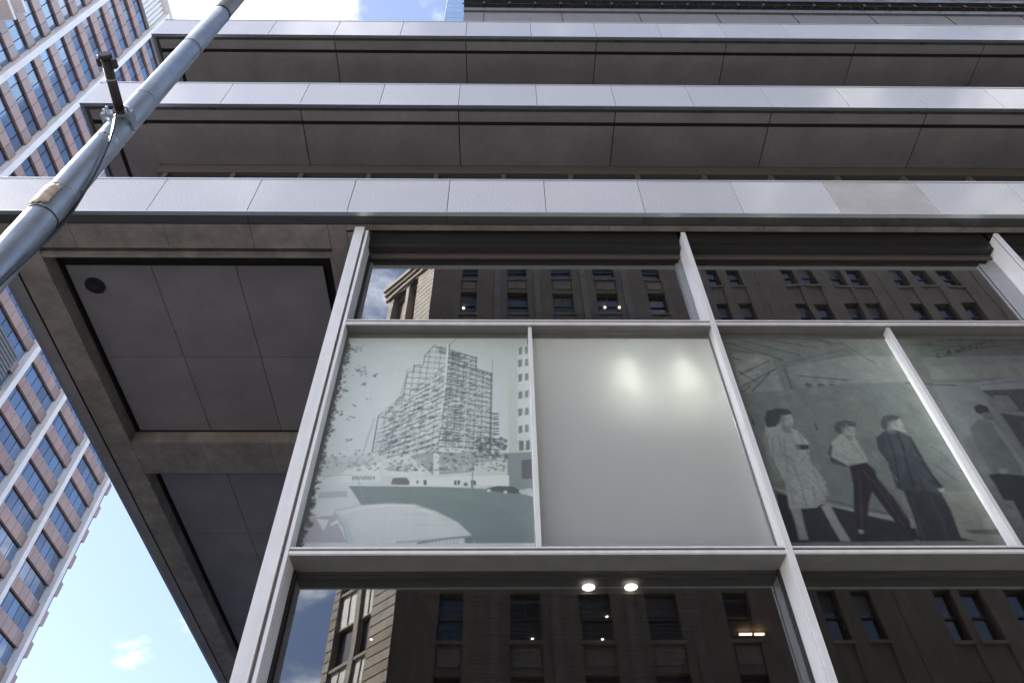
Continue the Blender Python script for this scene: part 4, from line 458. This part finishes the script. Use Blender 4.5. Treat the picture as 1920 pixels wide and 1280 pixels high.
def postA(a):
    line, paint, cover, ell, rs = a['line'], a['paint'], a['cover'], a['ell'], a['rs']
    tw = MU['tw']; S = np.array(tw['steps']).reshape(-1, 2); mask = cover(tw['steps'])
    save = a['img'].copy(); T = dict(tw)
    lerp = lambda p, q, t: [p[0]+(q[0]-p[0])*t, p[1]+(q[1]-p[1])*t]
    dk = (.13, .175, .205); md = (.24, .30, .33); lt = (.70, .76, .78)
    cor = lambda y: [1.275+.012*(y-1.4), y]
    j0, j1, i0, i1, m = mask; full = np.zeros(a['img'].shape[:2]); full[j0:j1, i0:i1] = m
    U_, V_ = a['UU'], a['VV']
    def region(fn, msk):
        keep = a['img'].copy(); fn(); q = (full*msk)[..., None]; a['img'][:] = keep*(1-q)+a['img']*q
    def open_grid():
        for k in range(16):
            y = 1.75+k*.098; line([.50, y+.07, 1.30, y-.03], .013, dk, .75)
        for x in (.66, .74, .82, .90, .98, 1.06, 1.13, 1.20): line([x+.01, 3.1, x-.02, 1.3], .011, md, .85)
        for k in range(26):
            x = .6+rs.rand()*.6; y = 1.9+rs.rand()*1.0; line([x, y, x+.07, y-.05], .010, md, .6)
    def left_face():
        for k in range(19):
            t = k/18.; yr = 2.95-t*1.58; sl = .95-.58*t; y2 = yr-sl*.72; o_ = rs.normal(0, .004)
            line([1.275, yr+o_, .55, y2], .020, lt, .80); line([1.275, yr-.026+o_, .55, y2-.022], .016, dk, .85)
            for q in range(7):
                x = .62+rs.rand()*.6; w_ = .03+rs.rand()*.07; ym = yr-sl*(1.275-x)-.045
                line([x, ym, x+w_, ym+sl*w_], .018+rs.rand()*.014, dk, .35+.45*rs.rand())
        for k in range(9): x = 1.23-k*.075; line([x, 3.1, x-.03, 1.2], .010, lt if k % 2 else md, .8)
    def right_face():
        for q in range(520):
            x = 1.29+abs(rs.normal(0, .15)); y = 1.40+rs.rand()*1.5; w_ = .03+rs.rand()*.06
            line([x, y, x+w_, y+.02], .018+rs.rand()*.012, (.16, .21, .26), .34)
        for k in range(19):
            t = k/18.; yl = 3.0-t*1.62; sl = -.48+.40*t
            line([1.275, yl, 2.02, yl+sl*.745], .019, dk, .9); line([1.275, yl-.020, 2.02, yl-.020+sl*.745], .008, lt, .5)
            for q in range(8):
                x = 1.50+q*.045+rs.normal(0, .005); ym = yl+sl*(x-1.275)-.075; line([x, ym, x+.07, ym+.045], .011, dk, .7)
            for q in range(6):
                x = 1.30+rs.rand()*.28; ym = yl+sl*(x-1.275)-.03-.04*rs.rand(); line([x, ym, x+.03+rs.rand()*.05, ym], .014, dk if rs.rand() < .7 else lt, .75)
        for x in (1.36, 1.44, 1.505, 1.56, 1.66, 1.74, 1.84): line([x, 2.95, x-.01, 1.33], .011, dk if x != 1.56 else lt, .75)
    left_tri = np.clip((1.70+(U_-.62)*1.55-V_)/.06, 0, 1)*(U_ < 1.275); fade = np.clip((U_-.50)/.22, .15, 1)
    region(open_grid, (U_ < 1.275)*(1-left_tri)*(V_ > 1.3)*np.clip((U_-.5)/.1, 0, 1)); region(left_face, left_tri*fade); region(right_face, (U_ >= 1.275)*1.0)
    P = S
    for q in range(0, 15): line([P[q][0], P[q][1], P[q+1][0], P[q+1][1]], .013, dk, .85)
    line([1.12, 3.02, 1.65, 2.81], .018, dk, .9); line([1.65, 2.83, 1.65, 2.6], .014, dk, .9); line([1.30, 2.74, 1.84, 2.53], .018, dk, .9); line([1.84, 2.55, 1.84, 1.35], .014, dk, .9)
    paint(cover([1.16, 2.98, 1.27, 2.94, 1.27, 2.86, 1.18, 2.90]), dk, .6); paint(cover([1.33, 2.93, 1.45, 2.89, 1.45, 2.80, 1.33, 2.84]), dk, .6)
    line([.53, 1.80, .47, 1.25], .010, md, .7); line([.83, 2.56, .78, 2.1], .010, md, .8); line([.80, 2.56, .86, 2.62], .010, md, .8)
    line([1.13, 3.06, 1.12, 1.6], .013, lt, .8); line([1.285, 3.08, 1.29, 2.3, 1.275, 1.66], .022, (.74, .79, .80), 1); line([1.307, 3.08, 1.312, 2.3, 1.295, 1.66, 1.26, 1.34], .009, dk, .9); line([1.29, 3.02, 1.40, 3.2], .010, md, .8)
    line([1.85, 2.78, 1.845, 2.2], .007, md, .8)
    for k in range(8): line([1.87, 1.86-k*.045, 1.93, 1.87-k*.045], .018, dk, .85)
    for q in range(1500):
        x = .60+rs.rand()*1.2; y = 1.25+rs.rand()*min(1.5, max(.1, 1.5-(1.3-x)*1.2 if x < 1.3 else 1.2)); w_ = .015+rs.rand()*.05; d_ = .5 if x < 1.28 else -.2
        line([x, y, x+w_, y+d_*w_+.01], .008+rs.rand()*.012, dk if rs.rand() < .5 else lt, .25+.4*rs.rand())
    # outlines of the pale cars in front
    for pts, wd in (([.29, .53, .56, .61, .82, .63, 1.08, .62, 1.31, .53, 1.53, .40, 1.68, .24], .010), ([.29, .52, .42, .33, .48, .15], .016), ([.10, .97, .38, .99, .47, .94, .52, .80, .58, .64], .010), ([.95, .16, 1.30, .19, 1.68, .23], .024)): line(pts, wd, (.40, .47, .48), .6)
    line([.36, .50, .60, .575, .86, .595, 1.06, .58, 1.28, .49], .03, (.90, .93, .93), .6); line([.86, .60, .85, .16], .008, (.82, .87, .87), .7)
    for q in range(12): line([1.16+q*.034, .14, 1.165+q*.034, .19], .010, (.4, .44, .44), .6)
    for q in range(30):
        x = .9+rs.rand()*1.2; y = .35+rs.rand()*.5; line([x, y, x+.3, y-.01], .02, (.36, .47, .46) if q % 2 else (.2, .3, .31), .12)
    # rubble, trees and people round its foot
    for q in range(420):
        x = .1+rs.rand()*1.9; y = 1.02+abs(rs.normal(0, .10)); s = .006+rs.rand()*.014
        if x > .85 or rs.rand() < .35: ell(x, y+.02, s, dk if rs.rand() < .6 else lt, .55)
    for q in range(160):
        x = 1.66+rs.rand()*.36; y = 1.22+rs.rand()*.28; ell(x, y, .008+rs.rand()*.018, dk, .55)
    for q in range(90):
        x = .06+rs.rand()*.55; y = 1.14+rs.normal(0, .04); ell(x, y, .012, (.42, .49, .50), .5)
    lf = MU['leaf']
    for k in range(0, len(lf), 4):
        for q in range(int(lf[k+3]*.8)):
            x = lf[k]+rs.normal(0, lf[k+2]*.6); y = lf[k+1]+rs.normal(0, lf[k+2]*.6)
            if x > .02: ell(x, y, .007+rs.rand()*.012, (.20, .25, .29), .9, .006+rs.rand()*.008)
    # dark speckled left edge of the print
    for q in range(300):
        y = rs.rand()*3.1; ell(.02+abs(rs.normal(0, .03)), y, .010+rs.rand()*.018, (.09, .10, .13), .6)
def baseC(U, V):
    t = np.clip(V/3.1, 0, 1)[..., None]; s = np.clip(U/2.2, 0, 1)[..., None]
    return sr(.20, .23, .21)*(1-.25*t)+sr(.02, .02, .025)*s
def baseD(U, V):
    t = np.clip(V/3.1, 0, 1)[..., None]; return sr(.20, .225, .245)*(1-t)+sr(.15, .175, .165)*t
def postC(a):
    rs = a['rs']
    for q in range(120):
        x = .20+rs.rand()*.42; y = .57+rs.rand()*.36; a['ell'](x, y, .014, (.20, .22, .21) if q % 2 else (.36, .38, .37), .45)
    # folds in the clothes, shading and facial features
    L, E = a['line'], a['ell']
    for q in range(26):
        x = .22+rs.rand()*.40; y = .95+rs.rand()*.62; L([x, y, x+.05+rs.rand()*.08, y-.10-rs.rand()*.10], .012, (.17, .19, .18) if q % 3 else (.36, .38, .36), .35)
    for q in range(14):
        x = 1.03+rs.rand()*.34; y = 1.02+rs.rand()*.42; L([x, y, x+.03, y-.14], .012, (.19, .21, .20) if q % 3 else (.36, .38, .36), .4)
    for q in range(16):
        x = 1.50+rs.rand()*.55; y = .85+rs.rand()*.55; L([x, y, x+.08+rs.rand()*.08, y-.22], .014, (.045, .05, .075) if q % 2 else (.11, .12, .16), .45)
    for q in range(12):
        x = 1.12+rs.rand()*.1+q*.02; y = .95-q*.06; L([x, y, x+.03, y-.16], .014, (.09, .09, .12), .5)
    for (x, y) in ((.50, 1.76), (1.20, 1.66), (1.77, 1.72)):
        L([x-.045, y+.022, x+.01, y+.026], .010, (.08, .08, .09), .7); L([x-.03, y-.055, x+.012, y-.05], .010, (.12, .10, .10), .7); L([x-.07, y+.06, x-.08, y-.07], .03, (.20, .21, .20), .6); E(x-.10, y-.01, .018, (.18, .18, .17), .6)
        L([x-.06, y-.09, x, y-.085], .02, (.15, .16, .15), .5)
    for q in range(50):
        x = .15+rs.rand()*.5; y = 2.3+rs.rand()*.6; a['line']([x, y, x+.1, y+.04], .01, (.12, .13, .13), .4)
def postD(a):
    rs = a['rs']
    for q in range(260):
        x = .9+rs.rand()*1.2; y = .9+rs.rand()*1.4; a['line']([x, y, x+.05, y+rs.normal(0, .03)], .012, (.22, .24, .27) if q % 2 else (.06, .07, .09), .35)
mural('printed_mural', 'window print of a stepped steel frame tower rising behind a street with parked cars', -1.955, 2.285, MU['A'], baseA, 3, preA, postA, .012, 1)
mural('printed_mural', 'window print of a woman, a boy and a suited man walking past a wall', 2.752, 2.14, MU['C'], baseC, 4, None, postC)
mural('printed_mural', 'window print of a man walking past dark shop windows below painted lettering', 4.945, 2.355, MU['D'], baseD, 5, None, postD)
# ---------------------------------------------------------------- rooftop storey set back above the third band
PH = root('penthouse_block', (0, 0, 0), 'set-back dark upper storeys with a pale roof edge above the top granite band', 'building')
boxes('wall', [(-1.40, 24, 9.0, 20, 18.2, 29.33)], 'pent', PH)
boxes('wall_rail', [(-1.43, 24, 8.93, 9.0, 29.34, 29.66)], 'alu_dark', PH)
boxes('recess', [(-1.35, 24, 9.12, 20, 29.33, 30.7)], 'lime_lit', PH)
for n in range(0, 26):
    x = -.67+.965*n
    if x < 23.8:
        b = boxes('bracket', [(x-.04, x+.04, 8.80, 9.12, 29.74, 29.98)], 'rust', PH)
        boxes('bracket', [(x+.45, x+.49, 8.9, 9.12, 29.8, 29.95)], 'rust', PH)
    if x < 23 and n % 3 == 0: boxes('wall_joint', [(x-.006, x+.006, 8.985, 9.001, 24, 29.33)], 'black', PH)
boxes('rod', [(-1.5, 24, 8.84, 8.87, 29.86, 29.89)], 'rust', PH)
boxes('roof_edge', [(-1.45, 24, 8.78, 20, 30.2, 30.7)], 'steel', PH)
boxes('roof_trim', [(-1.47, 24, 8.74, 8.779, 30.62, 30.78)], 'trim', PH)
boxes('upper_wall', [(-1.2, 24, 9.2, 20, 30.7, 36)], 'granite', PH)
# ---------------------------------------------------------------- far blue glass tower
BT = root('glass_skyscraper', (0, 0, 0), 'pale blue glass skyscraper glimpsed behind the roof of the office building', 'building')
boxes('body', [(-9.25, 14, 40.1, 60, G0, 165)], 'bl_glass', BT)
for n in range(20, 66): box('glass_panel', -9.3, 14, 40.0, 40.09, 2.5*n-.0, 2.5*n+2.42, 'bl_glass', BT)
boxes('corner_trim', [(-9.42, -9.31, 39.9, 40.2, G0, 165)], 'tw_white', BT)
# ---------------------------------------------------------------- tall tower with white piers
TW = root('tower_block', (0, 0, 0), 'tall tower with white vertical piers, blue windows and mauve spandrels beyond the street pole', 'building')
XP, XG = -50.0, -50.85
piers = [7.5, 15.0, 22.5, 30.0, 37.5, 45.9, 54.45, 61.9, 69.4, 76.8]
Y0, Y1, ZTOP = 3.9, 78.3, 118.2
boxes('body', [(-88, XG-.12, Y0, Y1-.5, G0, ZTOP-1.5)], 'tw_dark', TW)
for y in [Y0+.7]+piers: box('pier', XG-.1, XP, y-.7, y, G0, ZTOP, 'tw_white', TW, .02)
zl = [3.6*k+6.8 for k in range(0, 14)]            # spandrel bottoms, low part
zl += [57.2+3.48*k for k in range(0, 5)]+[74.6+3.63*k for k in range(0, 10)]
def inview(y, z):
    p = Vector((XP, y, z)); d = p.dot(Fv)
    if d <= 0: return None
    x_, y_ = 960+1408*p.dot(Rv)/d, 640-1408*p.dot(Uv)/d
    return (x_, y_, d)
wins = []; sps = []; wst = []; sst = []
edges = [(Y0+.7, piers[0]-.7)]+[(piers[i], piers[i+1]-.7) for i in range(len(piers)-1)]
def occl(px, py):
    # roughly: what of the tower the office building leaves open to view
    if py > 340: return px > 25+(py-535)*.523+8
    return px > 155-(py-200)*.95 if py > 160 else px > 300
for bi, (ya, yb) in enumerate(edges):
    n = 5; wd = (yb-ya)/n
    for k, z in enumerate(zl):
        z2 = zl[k+1] if k+1 < len(zl) else 110.8
        zs1 = z+(z2-z)*.40
        for i in range(n):
            y = ya+wd*i
            q = inview(y+wd/2, z+1.8); vis = q and -25 < q[0] < 340 and -25 < q[1] < 1300 and not occl(q[0], q[1])
            a = (XG-.02, XG+.02, y+.05, y+wd-.05, zs1+.04, z2-.16); b = (XG, XG+.30, y+.025, y+wd-.025, z+.02, zs1)  # dark backing shows above each window, painting the shade under the spandrel
            (wins if vis else wst).append((q[2] if q else 999, a)); (sps if vis else sst).append((q[2] if q else 999, b, i == n-1))
wins.sort(key=lambda t: t[0]); sps.sort(key=lambda t: t[0])
print('TOWER in view', len(wins), len(sps))
for d, a in wins[:300]: box('window_pane', *a, 'tw_pane', TW)
for d, a, e in sps[:300]: box('spandrel_panel', *a, 'tw_sp_refl' if e else 'tw_sp', TW)
tag(boxes('window_pane', [a for d, a in wins[300:]+wst], 'tw_pane', TW), kind='stuff')
tag(boxes('spandrel_panel', [a+(int(e),) for d, a, e in sps[300:]+sst], ['tw_sp', 'tw_sp_refl'], TW), kind='stuff')
# end bay beyond the last pier: corner spandrels standing out past the windows
en = []; ew = []
for k, z in enumerate(zl):
    z2 = zl[k+1] if k+1 < len(zl) else 110.8; zs1 = z+(z2-z)*.46
    box('corner_spandrel', XG-1.5, XG+.32, 76.83, Y1+.05, z+.02, zs1, 'tw_sp', TW); box('corner_window', XG-1.5, XG+.1, 76.83, Y1-.15, zs1+.02, z2, 'tw_pane', TW)
# crown
boxes('crown_louvre', [(XG-.1, XG+.2, a, b, 110.9, 111.7) for a, b in edges], 'tw_brown', TW)
boxes('crown_wall', [(-88, XG-.1, Y0, Y1, 111.7, ZTOP-.3)], 'tw_white', TW)
cl = []
for a, b in edges:
    y = a+.1
    while y < b-.2: cl.append((XG-.099, XG+.25, y, y+.32, 111.72, ZTOP-.35)); y += .62
boxes('crown_rib', cl, 'tw_white', TW)
boxes('crown_cap', [(-88, XP+.3, Y0, Y1, ZTOP+.002, ZTOP+.5)], 'tw_white', TW)
boxes('plant_screen', [(XG+.32, XP+.2, 47.2, 52.2, 54.6, 58.2)]+[(XP+.2, XP+.28, 47.2, 52.2, 54.7+.45*k, 54.9+.45*k) for k in range(8)], 'alu_dark', TW)
boxes('gantry', [(XG+.3, XP+1.6, 22.6, 25.0, 80.2, 80.6), (XG+.3, XP+1.6, 22.6, 25.0, 77.9, 78.3), (XP+.6, XP+.9, 23.4, 23.6, 78.3, 80.2)], 'tw_white', TW)
# ---------------------------------------------------------------- stone office block across the road (seen in the glass)
SB = root('stone_office_block', (0, 0, 0), 'old limestone office block with chamfered corner mirrored in the glass front', 'building')
YW = -15.4; XA = -4.34; TOP = 41.6; CH = 3.25
FL = 3.44; base = 14.6-FL*4
prism('body', [(XA+.2, YW-.6), (46, YW-.6), (46, -45), (XA-CH, -45), (XA-CH, YW-CH-.55)], G0, TOP-.3, 'lime', SB)
def facade(xs, wide, zb, zh, fl, nfl, X0, X1, par, ztop):
    """wall of piers and spandrels between openings; window frames and panes stand in the openings"""
    W = []; cur = X0
    for x, wd in xs:
        W.append((cur, x, YW-.62, YW, G0, ztop)); cur = x+wd
        lo = G0
        for k in range(nfl):
            z = zb+fl*k; W.append((x, x+wd, YW-.62, YW-.08, lo, z)); lo = z+zh
        W.append((x, x+wd, YW-.62, YW-.02, lo, ztop))
    W.append((cur, X1, YW-.62, YW, G0, ztop))
    boxes('wall', W, 'lime', par)
    for x, wd in xs:
        for k in range(nfl):
            z = zb+fl*k
            if z < 9: continue
            f = boxes('window', [(x, x+.07, YW-.42, YW-.30, z, z+zh), (x+wd-.07, x+wd, YW-.42, YW-.30, z, z+zh), (x+.07, x+wd-.07, YW-.42, YW-.30, z+zh-.08, z+zh), (x+.07, x+wd-.07, YW-.42, YW-.30, z, z+.08), (x+.07, x+wd-.07, YW-.42, YW-.28, z+zh*.5-.04, z+zh*.5+.04)]+([(x+wd/2-.03, x+wd/2+.03, YW-.40, YW-.30, z+zh*.54, z+zh-.08)] if wd > 1.15 else []), 'sash', par)
            box('pane', x+.07, x+wd-.07, YW-.40, YW-.375, z+.08, z+zh-.08, 'wpane', f)
            boxes('sill', [(x-.08, x+wd+.08, YW-.3, YW+.07, z-.14, z-.005)], 'lime_dk', f)
            if random.random() < .3:
                h = random.uniform(.25, .6)*zh; box('blind_and_glint', x+.08, x+wd-.08, YW-.373, YW-.365, z+zh-h, z+zh, 'greyblind', f)
L1 = [(-2.55, 1.0), (.31, 1.26), (3.14, 1.28), (5.82, 1.32), (9.0, 1.1)]
facade(L1, 0, base, 2.1, FL, 12, XA, 11.4, SB, TOP)
L2 = [(13.1, .75), (14.45, .85), (17.9, .80), (19.05, .95), (20.9, .95), (22.2, .98), (25.0, .9), (26.5, 1.0), (28.1, 1.05), (31.6, 1.0), (33.2, 1.0), (36.6, 1.0), (38.2, 1.0)]
FL2 = 3.865
facade(L2, 0, 14.7-FL2*3, 2.24, FL2, 10, 11.4, 46, SB, TOP+.4)
# pilasters and incised spandrels
for x in (-.48, 2.0, 4.98, 7.55): boxes('pilaster', [(x, x+.36, YW, YW+.05, G0, TOP-1.0)], 'lime_dk', SB)
for x in (12.0, 16.3, 24.05, 30.3, 35.2): boxes('pilaster', [(x, x+.45, YW, YW+.04, G0, TOP-1.0)], 'lime', SB)
boxes('spandrel_panel', [(x+.1, x+wd-.1, YW-.079, YW-.03, base+FL*k+2.1+.35, base+FL*(k+1)-.3) for x, wd in L1 for k in range(2, 11)], 'lime_dk', SB)
boxes('cornice', [(XA, 46, YW, YW+.35, TOP-.55, TOP-.25), (XA, 46, YW, YW+.22, TOP-.8, TOP-.551), (XA, 46, YW-.6, YW+.1, TOP+.401, TOP+.9)], 'lime_lit', SB)
# chamfered corner, lit by the sun: local frame runs from the front corner back along the 45 degree face
CF = bpy.data.objects.new('corner_bay', None); COL.objects.link(CF); CF.parent = SB
S2 = math.sqrt(.5); Mc = Matrix(((-S2, -S2, 0, XA), (-S2, S2, 0, YW), (0, 0, 1, 0), (0, 0, 0, 1)))   # x: along the face, y: outward normal
CF.matrix_local = Mc
q = math.sqrt(2)
segs = [(0, 1.13), (1.80, 2.02), (2.95, CH+.01)]
boxes('wall', [(a*q, b*q, -.5, 0, G0, TOP) for a, b in segs]+[(1.13*q, 1.80*q, -.5, -.3, TOP-1.4, TOP), (2.02*q, 2.95*q, -.5, -.3, TOP-1.4, TOP)], 'lime_lit', CF)
boxes('pier_joint', [(a*q-.003, b*q+.003, 0, .03, z, z+.40, int(random.random() < .4)) for a, b in (segs[0], segs[2]) for z in [8+.46*k for k in range(72)]], ['lime_lit', 'lime_dk'], CF)
boxes('cornice', [(0, CH*q+.3, 0, .35, TOP-.55, TOP-.25), (0, CH*q+.3, 0, .2, TOP-.95, TOP-.60), (0, CH*q+.3, 0, .5, TOP-.24, TOP+.1)], 'lime_lit', CF)
for a, b in ((1.13, 1.80), (2.02, 2.95)):
    for k in range(2, 10):
        zt = 18.2+FL*(k-4); x0, x1 = a*q, b*q
        f = boxes('window', [(x0, x1, -.40, -.02, zt, zt+.14), (x0, x0+.06, -.18, -.10, zt-1.55, zt), (x1-.06, x1, -.18, -.10, zt-1.55, zt), ((x0+x1)/2-.03, (x0+x1)/2+.03, -.18, -.10, zt-1.5, zt), (x0, x1, -.3, -.1, zt-1.62, zt-1.56)], 'lime_lit', CF)
        boxes('pane', [(x0+.06, (x0+x1)/2-.03, -.16, -.14, zt-1.55, zt), ((x0+x1)/2+.03, x1-.06, -.16, -.14, zt-1.55, zt)], 'blind_and_glint' if k in (3, 4, 7, 9) else 'wpane', f)  # white panes: sun and cloud reflections put into the colour
        boxes('pane', [(x0, x1, -.30, -.28, zt-FL+.14, zt-1.62)], 'wpane', f)
# ---------------------------------------------------------------- street pole with its arm
PX, PY, K = -3.28, 2.86, 1.1
SP = root('street_pole', (PX, PY, G0), 'tall grey galvanised street pole crossing the upper left corner', 'pole')
def zz(z): return z*K-G0          # heights were read off at a nominal distance
tube('shaft', [(0, 0, z) for z in (0, 1.6, 4.9, 8.2, zz(8.35))], [.128, .120, .111, .104, .098], 'galv', SP, 48)
tube('joint_ring', [(0, 0, zz(8.33)), (0, 0, zz(8.38))], .100, 'rust', SP, 40)
tube('upper_shaft', [(0, 0, zz(8.375)), (0, 0, zz(10)), (0, 0, zz(12))], [.096, .090, .085], 'galv', SP, 40)
tube('base_flange', [(0, 0, 0), (0, 0, .05)], .22, 'galv', SP, 24)
zb_ = 6.16-G0
br = boxes('clamp_bracket', [(-.125, .125, -.135, -.105, zb_-.045, zb_+.045), (-.125, -.108, -.105, .02, zb_-.045, zb_+.045), (.108, .125, -.105, .02, zb_-.045, zb_+.045)], 'galv', SP)
for sx in (-.09, .09):
    for dz in (-.025, .03): tube('bolt', [(sx, -.17, zb_+dz), (sx, -.135, zb_+dz)], .012, 'bolt', br, 8, smooth=False)
ar = tube('arm', [(.03, -.12, zb_), (.05, -.60, zb_+.02)], .040, 'rust', SP, 20)
d_ = Vector((.05-.03, -.48, .02)); P0_ = Vector((.03, -.12, zb_))
def on(t): return tuple(P0_+d_*t)
tube('arm_collar', [on(.97), on(1.04)], .055, 'rust', ar, 20); tube('arm_collar', [on(.03), on(.08)], .06, 'rust', ar, 20)
tube('arm_band', [on(.60), on(.625)], .043, 'galv', ar, 20)
boxes('arm_lug', [(.05+.04, .05+.07, -.60+.03, -.60+.10, zb_, zb_+.05), (.05-.075, .05-.045, -.60+.02, -.60+.08, zb_, zb_+.05)], 'rust', ar)
def ring(z, r, m, par, h=.012): tube('strap', [(0, 0, z-h/2), (0, 0, z+h/2)], r, m, par, 40, caps=True)
ring(zb_-.33, .1085, 'bolt', SP, .010); ring(zb_-.36, .1085, 'bolt', SP, .006)
tube('buckle', [(.02, -.108, zb_-.33), (.02, -.122, zb_-.33)], .012, 'bolt', SP, 8); ring(zb_+.55, .1065, 'galv', SP, .02); ring(zb_+1.9, .1035, 'rust', SP, .004)
def wrap(name, a0, a1, z0, z1, r, m, par, rag=0):
    V = []; Fc = []; n = 16; mz = 6
    for j in range(mz+1):
        for i in range(n+1):
            t = math.radians(a0+(a1-a0)*i/n+(random.uniform(-rag, rag) if i in (0, n) else 0)); z = z0+(z1-z0)*j/mz+(random.uniform(-.01, .01)*rag if j in (0, mz) else 0)
            rr = r+random.uniform(0, .006); V.append((rr*math.cos(t), rr*math.sin(t), z))
    for j in range(mz):
        for i in range(n): b = j*(n+1)+i; Fc.append((b, b+1, b+n+2, b+n+1))
    me = bpy.data.meshes.new(name); me.from_pydata(V, [], Fc); me.materials.append(M[m]); me.polygons.foreach_set('use_smooth', [True]*len(Fc))
    o = link(name, me, par); s = o.modifiers.new('t', 'SOLIDIFY'); s.thickness = .002; return o
wrap('paper_sticker', -138, -58, zz(4.28), zz(4.50), .116, 'tape', SP, 2)
ring(zz(4.535), .1135, 'bolt', SP, .004); ring(zz(4.24), .1145, 'rust', SP, .006)
for s, off in ((0, 0), (1, .016)):
    pts = []
    for k in range(44):
        t = k/43.; z = zb_-.06-6*t
        a = -86+118*min(1, t/.22)**.85 if t < .22 else 32-62*min(1, (t-.22)/.3)+8*math.sin(t*12)
        a = math.radians(a); r = .122+.010*math.sin(t*14+s)**2+(.04*math.exp(-((t-.03)/.03)**2))
        pts.append((r*math.cos(a)+off, r*math.sin(a)-off*.5, z))
    tube('cable', [(off, -.15, zb_+.03)]+pts, .0075, 'cable', SP, 8)
